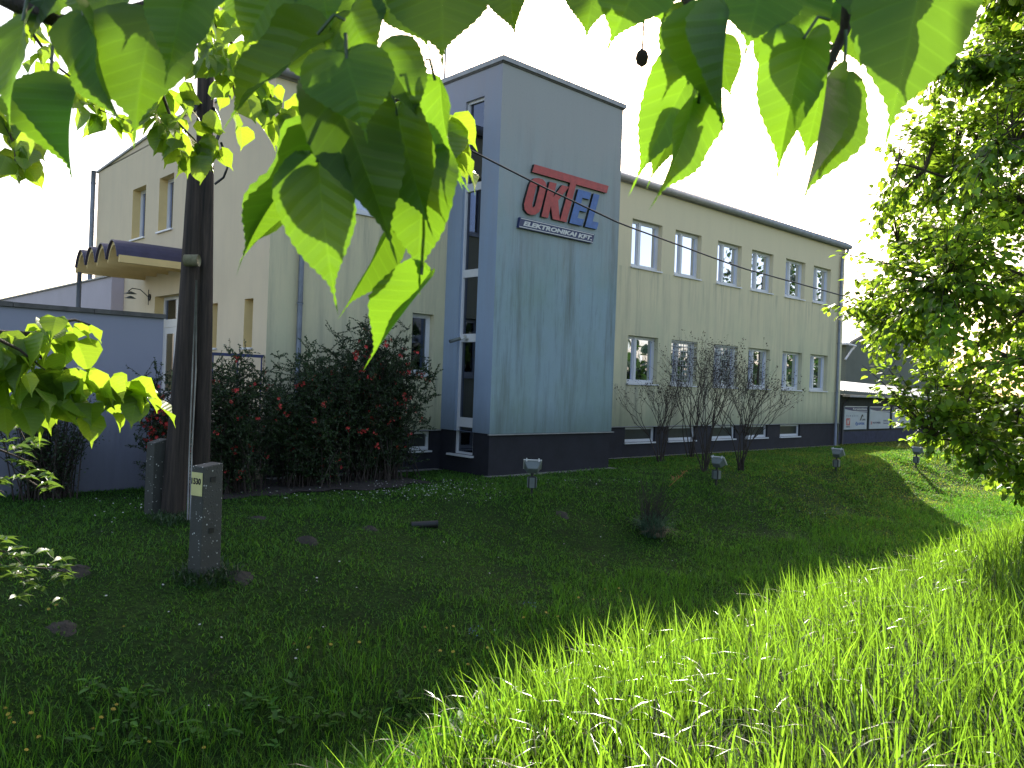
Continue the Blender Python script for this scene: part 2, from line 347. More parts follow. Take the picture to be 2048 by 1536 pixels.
# ------------------------------------------------------------------ terrain
def sstep(a, b, x):
    t = np.clip((x-a)/(b-a), 0, 1); return t*t*(3-2*t)
PR_R = np.array([(-60, .56), (-17, .56), (-14.6, .55), (-13.4, .52), (-12.4, .40), (-11.7, .05), (-10.8, -.55), (-9.9, -1.0), (-8.8, -1.18), (-7.4, -1.12), (-6.5, -1.0), (-5.7, -.80), (-4.9, -.40), (-4.2, -.10), (-3.4, 0.0), (60, 0.0)])
PR_L = np.array([(-60, .56), (-17, .56), (-15.2, .54), (-14.3, .50), (-13.4, .28), (-12.4, -.25), (-11.4, -1.0), (-10.4, -1.40), (-9.4, -1.30), (-8.4, -.92), (-7.2, -.55), (-6.2, -.30), (-5.3, -.14), (-4.3, -.04), (-3.4, 0.0), (60, 0.0)])
def ground_arr(X, Y):
    X = np.asarray(X, float); Y = np.asarray(Y, float)
    w = sstep(-11.6, -14.0, X); wl = sstep(-3.0, -9.0, X)
    far = np.interp(Y, PR_R[:, 0], PR_R[:, 1]); nearL = np.interp(Y, PR_L[:, 0], PR_L[:, 1])
    k = np.where(Y < -9.5, w, wl)
    k = k*sstep(-9.0, -10.5, Y)*0+np.where(Y < -9.5, w*sstep(-9.0, -10.0, Y)+wl*(1-sstep(-9.0, -10.0, Y)), wl)
    z = far*(1-k)+nearL*k
    bm = 0.03*np.sin(X*1.7+Y*.6)*np.sin(Y*1.9-X*.4)+0.02*np.sin(X*3.9+1.3)*np.sin(Y*4.3)
    return z+bm*sstep(-1.0, -4.0, Y)
def ground_z(x, y): return float(ground_arr(x, y))
xs = np.unique(np.concatenate([np.linspace(-900, -60, 8), np.linspace(-60, -20, 12), np.arange(-20, 26, 0.33), np.linspace(26, 60, 14), np.linspace(60, 900, 8)]))
ys = np.unique(np.concatenate([np.linspace(-900, -40, 8), np.linspace(-40, -18, 8), np.arange(-18, 0.6, 0.22), np.linspace(0.6, 60, 16), np.linspace(60, 900, 8)]))
GX, GY = np.meshgrid(xs, ys); GZ = ground_arr(GX, GY)
V = np.stack([GX, GY, GZ], -1).reshape(-1, 3); nx, ny = len(xs), len(ys)
ii = (np.arange(ny-1)[:, None]*nx+np.arange(nx-1)[None]).ravel()
T = np.concatenate([np.stack([ii, ii+1, ii+nx+1], -1), np.stack([ii, ii+nx+1, ii+nx], -1)])
g = npmesh('ground', V, T, M['turf'], smooth=True); tag(g, kind='structure')
def strip(name, x0, x1, y0, y1, mat, dz, nxs=20, nys=4, wob=0.0):
    mb = MB(); X = np.linspace(x0, x1, nxs); 
    for i in range(nxs-1):
        for j in range(nys-1):
            q = []
            for (a, b) in ((i, j), (i+1, j), (i+1, j+1), (i, j+1)):
                yy = y0+(y1-y0)*b/(nys-1)+(wob*math.sin(X[a]*2.3+b)*math.sin(X[a]*5.1) if b in (0,) else 0)
                q.append((X[a], yy, ground_z(X[a], yy)+dz))
            mb.quad(*q)
    return tag(mb.build(name, mat, smooth=True), kind='structure')
strip('road', -200, 200, -26, -19.5, M['asphalt'], 0.01, 60)
strip('gravel_strip', -6.8, -2.45, -0.28, 0.02, M['gravel'], 0.012, 30, 3, 0.05)
strip('gravel_strip', 1.95, 18.5, -0.16, 0.02, M['gravel'], 0.012, 80, 3, 0.04)
strip('gravel_strip', -2.45, 1.95, -2.0, -1.7, M['gravel'], 0.012, 30, 3, 0.05)
strip('soil_bed', -9.0, -4.2, -2.25, -0.35, M['soil'], 0.02, 40, 8, 0.25)

# ------------------------------------------------------------------ office building
A, B, D = -2.347, 1.861, 1.775
XL, XR, WD = -6.868, 18.553, 11.556
ZU0, ZU1, ZL0, ZL1, ZP = 5.719, 7.144, 2.230, 3.660, 1.0
WX = [(4.601, 6.073), (6.767, 8.195), (9.158, 10.646), (11.320, 12.803), (13.723, 15.217), (15.895, 17.353)]
office = thing('office_building', 'long two-storey cream office building with blue stair tower and dark plinth', 'building')
def wall(name, fr, u0, u1, z0, z1, holes, mat, parent, depth=0.22, reveal=None):
    O, u, n = fr; mb = MB()
    f = lambda a, b, c=0.0: (O[0]+u[0]*a+n[0]*c, O[1]+u[1]*a+n[1]*c, b)
    us = sorted(set([u0, u1]+[h[0] for h in holes]+[h[1] for h in holes])); zs = sorted(set([z0, z1]+[h[2] for h in holes]+[h[3] for h in holes]))
    us = [q for q in us if u0 <= q <= u1]; zs = [q for q in zs if z0 <= q <= z1]
    for i in range(len(us)-1):
        for j in range(len(zs)-1):
            cu, cz = (us[i]+us[i+1])/2, (zs[j]+zs[j+1])/2
            if any(h[0] < cu < h[1] and h[2] < cz < h[3] for h in holes): continue
            mb.quad(f(us[i], zs[j]), f(us[i+1], zs[j]), f(us[i+1], zs[j+1]), f(us[i], zs[j+1]))
    for (a, b, c, d) in holes:
        e = -depth
        mb.quad(f(a, c), f(a, d), f(a, d, e), f(a, c, e), 1); mb.quad(f(b, d), f(b, c), f(b, c, e), f(b, d, e), 1)
        mb.quad(f(a, d), f(b, d), f(b, d, e), f(a, d, e), 1); mb.quad(f(b, c), f(a, c), f(a, c, e), f(b, c, e), 1)
    return mb.build(name, [mat, reveal or mat], parent)
def window(fr, u0, u1, z0, z1, parent, split=0.36, depth=0.22, glass='glass', curtain=None, grille=False, sill=True, blind=0.0, fw=0.06):
    mb = MB(); n1, n0 = -depth+0.07, -depth-0.01
    mb.fbox(fr, u0+.002, u0+fw, z0, z1, n0, n1); mb.fbox(fr, u1-fw, u1-.002, z0, z1, n0, n1)
    mb.fbox(fr, u0+fw, u1-fw, z0, z0+fw+.02, n0, n1); mb.fbox(fr, u0+fw, u1-fw, z1-fw, z1-.002, n0, n1)
    cells = [(u0+fw, u1-fw)]
    if split:
        m = u0+(u1-u0)*split
        mb.fbox(fr, m-.055, m+.055, z0+fw+.02, z1-fw, n0, n1+.012)
        cells = [(u0+fw, m-.055), (m+.055, u1-fw)]
    for (a, b) in cells:      # sash
        s = 0.035
        mb.fbox(fr, a, a+s, z0+fw+.02, z1-fw, n0+.01, n1-.018); mb.fbox(fr, b-s, b, z0+fw+.02, z1-fw, n0+.01, n1-.018)
        mb.fbox(fr, a+s, b-s, z0+fw+.02, z0+fw+.055, n0+.01, n1-.018); mb.fbox(fr, a+s, b-s, z1-fw-s, z1-fw, n0+.01, n1-.018)
    w = mb.build('window', M['pvc'], parent)
    for (a, b) in cells:
        g = MB(); g.fbox(fr, a+.03, b-.03, z0+fw+.05, z1-fw-.03, n0+.022, n0+.030); g.build('pane', M[glass], w)
    if sill:
        s = MB(); s.fbox(fr, u0-.03, u1+.03, z0-.045, z0-.004, -depth+.0, .055); s.build('sill', M['pvc'], w)
    if curtain:
        c = MB(); a, b = cells[-1]; k = 18
        for i in range(k):
            t0, t1 = a-.1+(b-a+.2)*i/k, a-.1+(b-a+.2)*(i+1)/k
            c.fbox(fr, t0, t1+.004, z0+.02, z1-.02, -depth-.16-.02*(i % 2), -depth-.14-.02*(i % 2))
        c.build('curtain', M[curtain], w)
    if grille:
        gm = MB(); k = int((u1-u0)/0.13); n = -.05
        for i in range(1, k): uu = u0+(u1-u0)*i/k; gm.fbox(fr, uu-.008, uu+.008, z0+.02, z1-.02, n-.008, n+.008)
        k = int((z1-z0)/0.15)
        for i in range(0, k+1): zz = z0+.03+(z1-z0-.06)*i/k; gm.fbox(fr, u0+.01, u1-.01, zz-.008, zz+.008, n+.0085, n+.0225)
        gm.build('grille', M['white'], w)
    return w
FS = ((0, 0), (1, 0), (0, -1))             # street front, u = +X
FG = ((XL, 0), (0, 1), (-1, 0))            # gable, u = +Y
FT = ((A, 0), (0, 1), (-1, 0))             # tower side, u = +Y
LW = [(-3.282, -2.658)]
holes = [(a, b, ZU0, ZU1) for a, b in WX]+[(a, b, ZL0, ZL1) for a, b in WX]
holes += [(-3.282, -2.658, ZL0, ZL1), (-3.282, -2.658, ZU0, ZU1), (-5.70, -4.30, ZU0, ZU1)]
wall('front_wall', FS, XL, XR, ZP-.06, 8.16, holes, M['cream'], office)
for i, (a, b) in enumerate(WX):
    window(FS, a, b, ZU0, ZU1, office)
    cur = {3: 'curtain_green', 4: 'curtain_green', 5: 'curtain_orange'}.get(i)
    window(FS, a, b, ZL0, ZL1, office, curtain=cur, grille=i in (1, 2), glass='glass' if i in (0, 1) else 'glass_dark')
window(FS, -3.282, -2.658, ZL0, ZL1, office, split=None, glass='glass_dark'); window(FS, -3.282, -2.658, ZU0, ZU1, office, split=None)
window(FS, -5.70, -4.30, ZU0, ZU1, office)
CX = [(4.65, 6.12), (6.82, 8.30), (9.24, 10.70), (11.36, 12.88), (13.80, 15.32), (-3.22, -2.62), (-4.62, -3.98)]
FPL = ((0, .03), (1, 0), (0, -1))
wall('plinth', FPL, XL+.03, XR-.03, -0.1, ZP-.06, [(a, b, .45, .90) for a, b in CX], M['plinth'], office, 0.14)
for a, b in CX: window(FPL, a, b, .45, .90, office, split=None, depth=0.14, glass='glass_cellar', fw=.03)
m = MB(); m.box(XL-.01, A, -.025, .03, ZP-.085, ZP-.065); m.box(B, XR+.01, -.025, .03, ZP-.085, ZP-.065); m.build('drip_edge', M['metal'], office)
# gable
slots = [(2.42, 2.76, 2.66, 3.66), (.65, 1.06, 2.66, 3.68)]
gw = [(7.301, 8.346), (5.316, 6.316)]
DOOR = (4.45, 6.36, 1.3, 4.0)
gh = [(a, b, 5.664, 7.05) for a, b in gw]+slots+[DOOR]
wall('gable_wall', FG, 0, WD, -.1, 8.10, gh, M['cream_gable'], office, 0.28, M['bounce_yellow'])
m = MB(); m.poly([(XL, 0, 8.10), (XL, 5.8, 8.42), (XL, WD, 8.06), (XL, WD, 8.10)][:3]); m.build('gable_top', M['cream_gable'], office)
for a, b in gw: window(FG, a, b, 5.664, 7.05, office, split=0.5, depth=.28, fw=.05)
for a, b, c, d in slots: window(FG, a, b, c, d, office, split=None, depth=.28, fw=.04)
# door
m = MB(); a, b, c, d = DOOR; e = -.28
for (u0, u1, z0, z1) in ((a, a+.08, c, d), (b-.08, b, c, d), (a+.08, b-.08, d-.08, d), (5.36, 5.46, c, d-.08), (a+.08, 5.36, 3.22, 3.42), (5.46, b-.08, 3.22, 3.42)): m.fbox(FG, u0, u1, z0, z1, e-.02, e+.05)
dr = m.build('entrance_frame', M['pvc'], office)
for (u0, u1) in ((a+.08, 5.36), (5.46, b-.08)):
    q = MB(); q.fbox(FG, u0, u1, 3.42, d-.08, e, e+.01); q.build('pane', M['glass_dark'], dr)
q = MB(); q.fbox(FG, 5.46, b-.08, c, 3.22, e-.02, e+.03); dl = q.build('door', M['pvc'], office)
q = MB(); q.fbox(FG, 5.62, b-.24, c+.3, 3.05, e+.031, e+.036); q.build('pane', M['glass'], dl)
q = MB(); O = Vector((XL-.28, 5.36, 0)); q.hexa([(XL-.28, 5.36, c), (XL-.95, 5.05, c), (XL-.97, 5.10, c), (XL-.28, 5.42, c), (XL-.28, 5.36, 3.2), (XL-.95, 5.05, 3.2), (XL-.97, 5.10, 3.2), (XL-.28, 5.42, 3.2)]); tag(q.build('door', M['pvc'], office), 'white door leaf standing open')
# plinth & other sides, roof, interior
m = MB(); m.quad((XR, 0, -.1), (XR, WD, -.1), (XR, WD, 8.16), (XR, 0, 8.16)); m.quad((XR, WD, -.1), (XL, WD, -.1), (XL, WD, 8.1), (XR, WD, 8.1)); m.build('rear_wall', M['cream'], office)
m = MB(); zf, zr, zb = 8.17, 8.44, 8.10
m.hexa([(XL-.05, -.04, zf-.06), (XR+.05, -.04, zf-.06), (XR+.05, 5.8, zr-.06), (XL-.05, 5.8, zr-.06), (XL-.05, -.04, zf), (XR+.05, -.04, zf), (XR+.05, 5.8, zr), (XL-.05, 5.8, zr)])
m.hexa([(XL-.05, 5.8, zr-.06), (XR+.05, 5.8, zr-.06), (XR+.05, WD+.05, zb-.06), (XL-.05, WD+.05, zb-.06), (XL-.05, 5.8, zr), (XR+.05, 5.8, zr), (XR+.05, WD+.05, zb), (XL-.05, WD+.05, zb)])
m.build('roof', M['metal'], office)
m = MB(); m.box(XL-.06, A-.002, -.10, .04, 8.22, 8.38); m.box(B+.002, XR+.08, -.10, .04, 8.22, 8.38); m.build('fascia', M['metal'], office)
m = MB(); m.tube([(B+.01, -.14, 8.24), (XR+.12, -.14, 8.22)], .105, 12); m.tube([(XL-.1, -.14, 8.24), (A-.01, -.14, 8.24)], .105, 12); m.build('gutter', M['metal'], office, True)
m = MB(); m.box(XL+.7, XR-.7, .9, WD-.7, .2, 7.9); m.build('interior_core', M['dark'], office)
m = MB(); m.box(XL+.3, XR-.3, .24, WD-.3, 4.4, 4.7); m.box(XL+.3, XR-.3, .24, WD-.3, 1.1, 1.3)
for x in [6.4, 8.7, 11.0, 13.3, 15.6, 1.9, -2.35, -4.2]: m.box(x-.06, x+.06, .24, .9, .2, 7.9)
m.build('interior_slab', simple('interior_plaster', (0.25, 0.25, 0.24), 0.9), office)
# downpipes
def pipe(pts, r=.05, mat='pipe', parent=office, rings=()):
    m = MB(); m.tube(pts, r, 10)
    for z in rings: 
        x, y = pts[-2][0], pts[-2][1]; m.tube([(x, y, z-.02), (x, y, z+.02)], r+.012, 10)
    return m.build('downpipe', M[mat], parent, True)
pipe([(18.48, -.14, 8.18), (18.46, -.15, 8.02), (18.12, -.10, 7.72), (18.08, -.09, 7.5), (18.08, -.09, 1.0), (18.08, -.09, .02)], .055, rings=(6.5, 4.2, 2.2))
pipe([(-6.2, -.14, 8.2), (-6.2, -.09, 7.95), (-6.2, -.09, 3), (-6.2, -.09, .02)], .055, rings=(6.2, 3.6))
pipe([(XL-.14, WD-.02, 8.08), (XL-.14, WD-.02, 7.6), (XL-.14, WD-.02, 4), (XL-.14, WD-.02, 0)], .07, rings=(7.7, 5.2))
# tower
TB = 3.2
FF = ((0, -D), (1, 0), (0, -1))
SW = (-1.18, -.52, .42, 8.66)
wall('tower_side', FT, -D, TB, ZP-.045, 9.30, [(SW[0], SW[1], ZP-.045, SW[3])], M['blue_side'], office, 0.13)
wall('tower_front', FF, A, B, ZP-.045, 9.30, [], M['blue_front'], office)
m = MB(); m.quad((B, -D, ZP-.045), (B, TB, ZP-.045), (B, TB, 9.3), (B, -D, 9.3)); m.quad((B, TB, 8), (A, TB, 8), (A, TB, 9.3), (B, TB, 9.3)); m.build('tower_back', M['blue_side'], office)
wall('tower_plinth', ((A+.03, 0), (0, 1), (-1, 0)), -D+.03, .03, -.1, ZP-.05, [(SW[0], SW[1], SW[2], ZP-.05)], M['plinth'], office, .13)
m = MB(); m.quad((A+.03, -D+.03, -.1), (B-.03, -D+.03, -.1), (B-.03, -D+.03, ZP-.05), (A+.03, -D+.03, ZP-.05)); m.quad((B-.03, -D+.03, -.1), (B-.03, .03, -.1), (B-.03, .03, ZP-.05), (B-.03, -D+.03, ZP-.05)); m.build('tower_plinth', M['plinth'], office)
m = MB(); m.box(A-.025, B+.08, -D-.03, -D+.031, ZP-.075, ZP-.052); m.build('drip_edge', M['metal'], office)
m = MB(); m.box(A-.05, B+.06, -D-.06, TB+.05, 9.30, 9.41); m.build('tower_coping', M['metal'], office)
m = MB(); m.box(A-.028, A-.002, -1.775-.02, TB, 9.26, 9.299, 0); m.box(A-.028, B+.03, -D-.028, -D-.002, 9.262, 9.299, 0); m.build('tower_flashing', M['coping'], office)
m = MB(); m.box(A+.45, B-.2, -D+.2, -.1, .1, 9.2); m.build('stairwell_core', simple('stairwell_wall', (0.13, 0.15, 0.15), 0.9, var=.4, scale=1.2), office)
# stair window strip
m = MB(); e = -.13
u0, u1, z0, z1 = SW
bars = [(z0, z0+.05), (1.05, 1.27), (3.03, 3.22), (4.54, 4.72), (6.55, 6.73), (z1-.06, z1)]
m.fbox(FT, u0, u0+.05, z0, z1, e-.02, e+.06); m.fbox(FT, u1-.05, u1, z0, z1, e-.02, e+.06)
for (p, q) in bars: m.fbox(FT, u0+.05, u1-.05, p, q, e-.02, e+.055)
sw = m.build('stair_window', M['pvc'], office)
for i in range(len(bars)-1):
    q = MB(); q.fbox(FT, u0+.05, u1-.05, bars[i][1], bars[i+1][0], e, e+.008); q.build('pane', M['glass_stair'], sw)
q = MB(); q.fbox(FT, u0-.05, u1+.18, z0-.05, z0-.005, e, .07); q.build('sill', M['pvc'], sw)
# canopy
Y0, Y1, XO = 3.88, 7.12, -8.52
can = None
m = MB(); nv = 4; per = (Y1-Y0)/nv; K = 12
def arc(i, k, r): 
    t = k/K; y = Y0+per*(i+t); z = 4.60+(.40+r)*math.sin(PI*t)**0.75; return y, z
for i in range(nv):
    for k in range(K):
        (ya, za), (yb, zb) = arc(i, k, 0), arc(i, k+1, 0)
        m.hexa([(XO, ya, za-.09), (XL, ya, za-.09), (XL, yb, zb-.09), (XO, yb, zb-.09), (XO, ya, za), (XL, ya, za), (XL, yb, zb), (XO, yb, zb)])
m.box(XO-.02, XL, Y0-.09, Y0, 4.48, 4.64); m.box(XO-.02, XL, Y1, Y1+.09, 4.48, 4.64)
can = m.build('canopy', M['bounce_yellow'], office)
m = MB()
for i in range(nv):
    for k in range(K):
        (ya, za), (yb, zb) = arc(i, k, 0), arc(i, k+1, 0); za += .004; zb += .004
        m.hexa([(XO-.06, ya, za), (XL, ya, za), (XL, yb, zb), (XO-.06, yb, zb), (XO-.06, ya, za+.025), (XL, ya, za+.025), (XL, yb, zb+.025), (XO-.06, yb, zb+.025)])
m.build('roof_sheet', M['navyroof'], can)
pipe([(XO+.06, Y1+.02, 4.5), (XO+.06, Y1+.02, 3.0), (XO+.06, Y1+.02, 1.2), (XO+.06, Y1+.02, 0)], .055, rings=(3.2,))
m = MB(); m.box(XL-3.0, XL-.002, 3.2, 7.8, -.1, 1.3); m.build('entrance_terrace', M['coping'], office)
# rear annex
annex = thing('annex', 'low lilac annex behind the gable of the office, seen above the garden wall', 'building')
m = MB(); m.box(-7.198, XL-.004, 8.80, 30, -.1, 4.66); m.build('wall', M['annex'], annex); m = MB(); m.box(-7.26, XL-.004, 8.76, 30, 4.661, 4.70); m.build('roof', M['metal'], annex)

# ------------------------------------------------------------------ company sign
sign = thing('company_sign', 'red and blue raised letters reading OKTEL over a navy ELEKTRONIKAI KFT. strip on the tower', 'sign')
LET = dict(
 O=[(-1.18, 6.9), (-1.04, 6.9), (-0.95, 6.85), (-0.91, 6.77), (-0.94, 6.64), (-1.05, 6.26), (-1.12, 6.12), (-1.24, 6.04), (-1.37, 6.01), (-1.5, 6.03), (-1.59, 6.1), (-1.61, 6.21), (-1.58, 6.34), (-1.47, 6.69), (-1.41, 6.8), (-1.31, 6.87)],
 K=[(-0.81, 6.89), (-0.57, 6.89), (-0.67, 6.55), (-0.38, 6.89), (-0.14, 6.89), (-0.50, 6.50), (-0.42, 6.03), (-0.66, 6.03), (-0.74, 6.33), (-0.82, 6.03), (-1.04, 6.03)],
 T=[(-1.33, 7.19), (1.31, 7.19), (1.25, 7.0), (0.11, 7.0), (-0.19, 6.03), (-0.41, 6.03), (-0.10, 7.0), (-1.39, 7.0)],
 E=[(0.19, 6.9), (0.66, 6.9), (0.61, 6.72), (0.35, 6.72), (0.31, 6.55), (0.55, 6.55), (0.50, 6.39), (0.26, 6.39), (0.2, 6.20), (0.43, 6.20), (0.38, 6.03), (-0.08, 6.03)],
 L=[(0.76, 6.9), (0.98, 6.9), (0.76, 6.21), (0.98, 6.21), (0.92, 6.03), (0.48, 6.03)])
OH = [(-1.19, 6.74), (-1.13, 6.72), (-1.14, 6.66), (-1.26, 6.24), (-1.31, 6.19), (-1.35, 6.21), (-1.35, 6.28), (-1.24, 6.69)]
def letter(ch, col):
    pts = LET[ch]; yb, yf = -D-.004, -D-.075; mb = MB(); n = len(pts)
    if ch == 'O':
        # ring: match outer points to the slot
        cx = [min(range(len(OH)), key=lambda j: (OH[j][0]-p[0])**2+(OH[j][1]-p[1])**2) for p in pts]
        for i in range(n):
            j = (i+1) % n; a, b = pts[i], pts[j]; c, d = OH[cx[j]], OH[cx[i]]
            if cx[i] == cx[j]: mb.poly([(a[0], yf, a[1]), (b[0], yf, b[1]), (c[0], yf, c[1])], 0)
            else: 
                mb.poly([(a[0], yf, a[1]), (b[0], yf, b[1]), (c[0], yf, c[1]), (d[0], yf, d[1])], 0)
        for i in range(len(OH)):
            a, b = OH[i], OH[(i+1) % len(OH)]; mb.quad((a[0], yf, a[1]), (b[0], yf, b[1]), (b[0], yb, b[1]), (a[0], yb, a[1]), 1)
    else: mb.poly([(p[0], yf, p[1]) for p in pts], 0)
    for i in range(n):
        a, b = pts[i], pts[(i+1) % n]; mb.quad((a[0], yf, a[1]), (a[0], yb, a[1]), (b[0], yb, b[1]), (b[0], yf, b[1]), 1)
    o = mb.build('letter', [M[col], M['black']], sign)
    tag(o, ('red' if col == 'red' else 'blue')+' letter '+ch+(' with a long top bar' if ch == 'T' else ''))
for ch, col in (('O', 'red'), ('K', 'red'), ('T', 'red'), ('E', 'signblue'), ('L', 'signblue')): letter(ch, col)
m = MB(); m.hexa([(-1.76, -D-.08, 5.66), (.78, -D-.08, 5.66), (.78, -D-.004, 5.66), (-1.76, -D-.004, 5.66), (-1.72, -D-.08, 5.90), (.84, -D-.08, 5.90), (.84, -D-.004, 5.90), (-1.72, -D-.004, 5.90)]); pn = m.build('name_panel', M['navy'], sign)
m = MB(); 
for (z, o_) in ((5.685, 0.0), (5.88, .035)): m.box(-1.74+o_, .78+o_, -D-.086, -D-.0805, z-.009, z+.009)
m.build('white_line', M['white'], pn)
text_mesh('lettering', 'ELEKTRONIKAI KFT.', .13, M['white'], pn, (-1.62, -D-.0805, 5.725), (1, 0), (0, -1), .25, .006, 1, .004, fit=(2.36, .112))

# ------------------------------------------------------------------ fittings on the building
sc = thing('security_camera', 'small white bullet camera on the stair window of the blue tower', 'security camera')
m = MB(); m.tube([(A+.07, -.80, 3.125), (A-.02, -.80, 3.125)], .055, 12); m.build('mount', M['white'], sc, True)
m = MB(); m.tube([(A-.02, -.80, 3.125), (A-.10, -.80, 3.09), (A-.16, -.76, 3.08)], .018, 8); m.build('arm', M['white'], sc, True)
m = MB(); m.tube([(A-.12, -.78, 3.10), (A-.34, -.66, 3.02)], .042, 12); m.build('body', M['lightgrey'], sc, True)
m = MB(); m.tube([(A-.341, -.659, 3.0198), (A-.348, -.655, 3.017)], .034, 12); m.build('lens', M['black'], sc, True)
lamp = thing('wall_lamp', 'double swan-neck wall lamp beside the entrance door under the canopy', 'wall lamp')
m = MB(); m.tube([(XL-.002, 6.72, 4.0), (XL-.03, 6.72, 4.0)], .09, 12); m.build('wall_plate', M['black'], lamp)
m = MB(); m.tube([(XL-.03, 6.72, 4.0), (XL-.25, 6.72, 4.18), (XL-.42, 6.80, 4.2), (XL-.5, 6.86, 4.12)], .012, 6); m.tube([(XL-.04, 6.72, 3.8), (XL-.04, 6.72, 4.2)], .010, 6); m.build('arm', M['black'], lamp, True)
for dz, r in ((4.06, .16), (3.94, .14)):
    m = MB(); m.tube([(XL-.45, 6.84, dz+.06), (XL-.45, 6.84, dz)], [.03, r], 16, cap=False); m.build('shade', M['lightgrey'], lamp, True)
mast = thing('aerial_mast', 'thin aerial mast standing on the roof behind the blue tower', 'aerial')
m = MB(); m.tube([(.38, 3.9, 8.3), (.38, 3.9, 12.6)], .03, 8); m.build('pole', M['metal'], mast)
m = MB(); m.tube([(.0, 4.0, 8.3), (.0, 4.0, 11.7)], .012, 6)
m.tube([(-.25, 4.1, 11.45), (.0, 4.0, 11.45)], .01, 5); m.tube([(-.15, 4.1, 11.25), (.3, 3.9, 11.3)], .008, 5); m.build('rod', M['metal'], mast)

# ------------------------------------------------------------------ garden wall, railing
gwl = thing('garden_wall', 'tall grey-blue rendered garden wall left of the poles with dark coping', 'wall')
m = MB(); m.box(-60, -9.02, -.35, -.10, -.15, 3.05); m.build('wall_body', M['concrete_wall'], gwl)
x = -9.0; 
while x > -30:
    m = MB(); m.box(x-1.19, x, -.40, -.05, 3.052, 3.13+random.uniform(-.004, .004)); m.build('coping_slab', M['coping'], gwl); x -= 1.2
m = MB(); m.box(-60, x, -.40, -.05, 3.052, 3.13); m.build('coping_run', M['coping'], gwl)
rl = thing('railing', 'navy metal hand rail seen over the shrubs right of the wooden pole', 'railing')
m = MB(); m.box(-7.95, XL-.03, .04, .10, 2.44, 2.50); m.build('top_rail', M['railing'], rl)
for i in range(3):
    x = -7.92+i*.5; m = MB(); m.box(x-.012, x+.012, .058, .082, 1.3, 2.44); m.build('bar', M['railing'], rl)
m = MB(); m.box(-9, XL-.035, -.02, .2, -.1, 1.3); m.build('base', M['cream_gable'], rl)

# ------------------------------------------------------------------ pole, stubs, cables
def rough_pole(p0, p1, r0, r1, name, parent, seed):
    rr = random.Random(seed); n, ns = 20, 26; mb = MB(); p0, p1 = Vector(p0), Vector(p1); t = (p1-p0).normalized(); a = t.cross(Vector((0, 1, 0))).normalized(); b = a.cross(t)
    prof = [1+rr.uniform(-.035, .035) for _ in range(n)]
    for i in range(ns+1):
        s = i/ns; c = p0.lerp(p1, s)+a*.012*math.sin(s*7+seed)+b*.012*math.sin(s*5)
        r = r0+(r1-r0)*s
        for k in range(n):
            an = 2*PI*k/n; q = c+(a*math.cos(an)+b*math.sin(an))*r*(prof[k]+rr.uniform(-.012, .012)); mb.v.append(tuple(q))
    for i in range(ns):
        for k in range(n): mb.f.append((i*n+k, i*n+(k+1) % n, (i+1)*n+(k+1) % n, (i+1)*n+k)); mb.mi.append(0)
    mb.f.append(tuple(ns*n+k for k in range(n))); mb.mi.append(0)
    return mb.build(name, M['wood'], parent, True)
up = thing('utility_pole', 'twin weathered dark wooden utility pole, its two legs leaning together', 'utility pole')
pb0 = on_ground(347, 1035); pb1 = on_ground(402, 1030)
rough_pole(pb0-Vector((0, 0, .3)), P(396, 330, 11.9), .175, .125, 'pole', up, 1)
rough_pole(pb1-Vector((0, 0, .3)), P(416, -25, 11.75), .135, .115, 'pole', up, 2)
pm = P(384, 521, 11.62)
m = MB(); m.tube([pm-_X*.10, pm+_X*.10], .085, 14); m.build('spacer_block', simple('pale_end_grain', (0.16, 0.15, 0.09), .9, scale=15), up, True)
for k, (xa, xb, r) in enumerate(((383, 389, .011), (378, 389, .011))):
    m = MB(); m.tube([P(xa-3, 1040, 11.45), P(xa+1, 900, 11.5), P(xa+9-k*2, 740, 11.55), P(393, 560, 11.55)], r, 6); m.build('conduit', M['conduit'], up, True)
m = MB(); 
for q in range(5):
    cx, cyy, rx, ry = 352+q*1.5, 262, 17-q*.7, 28-q; m.tube([P(cx+rx*math.cos(t*PI/10)*1.0, cyy+ry*math.sin(t*PI/10), 11.7+.03*q) for t in range(21)], .012, 6)
m.build('cable_coil', M['cable'], up, True)
m = MB()
for q in range(4):
    m.tube([P(424+14*math.sin(t*PI/10)+q*1.2, 215+80*t/10, 11.62-.02*q) for t in range(11)], .012, 6)
m.tube([P(442, 285, 11.6), P(452, 312, 11.6), P(455, 335, 11.6), P(447, 355, 11.6), P(430, 368, 11.65)], .017, 8)
m.build('cable_loop', M['cable'], up, True)
m = MB(); m.tube([P(431, 262, 11.6), P(450, 265, 11.5)], .008, 6); m.build('hook', M['metal'], up)
m = MB(); m.tube([P(395, 205, 11.7), P(385, 222, 11.6)], .04, 8); m.build('insulator', M['black'], up)
def stub(p, w, d_, h, label, top, ang):
    t = thing('concrete_stub', label, 'concrete post', 'concrete stubs at the foot of the pole'); t.location = p; t.rotation_euler.z = ang
    mb = MB(); z0 = -.25
    mb.hexa([(-w/2, -d_/2, z0), (w/2, -d_/2, z0), (w/2, d_/2, z0), (-w/2, d_/2, z0), (-w*.46, -d_*.46, h-top), (w*.46, -d_*.46, h), (w*.46, d_*.46, h), (-w*.46, d_*.46, h-top)])
    mb.build('post', M['stub'], t, False, .012)
    return t
s1 = on_ground(408, 1148)
st = stub(s1, .30, .22, 1.30, 'pebbled concrete post with a yellow 1530 plate in front of the wooden pole', .03, .28)
m = MB()
for z in (1.12, .52): m.box(-.04, .03, -.112, -.100, z-.03, z+.03)
m.build('bolt_hole', M['black'], st)
m = MB(); m.box(-.152, -.144, -.095, .09, .93, 1.20); m.build('number_plate', M['plate'], st)
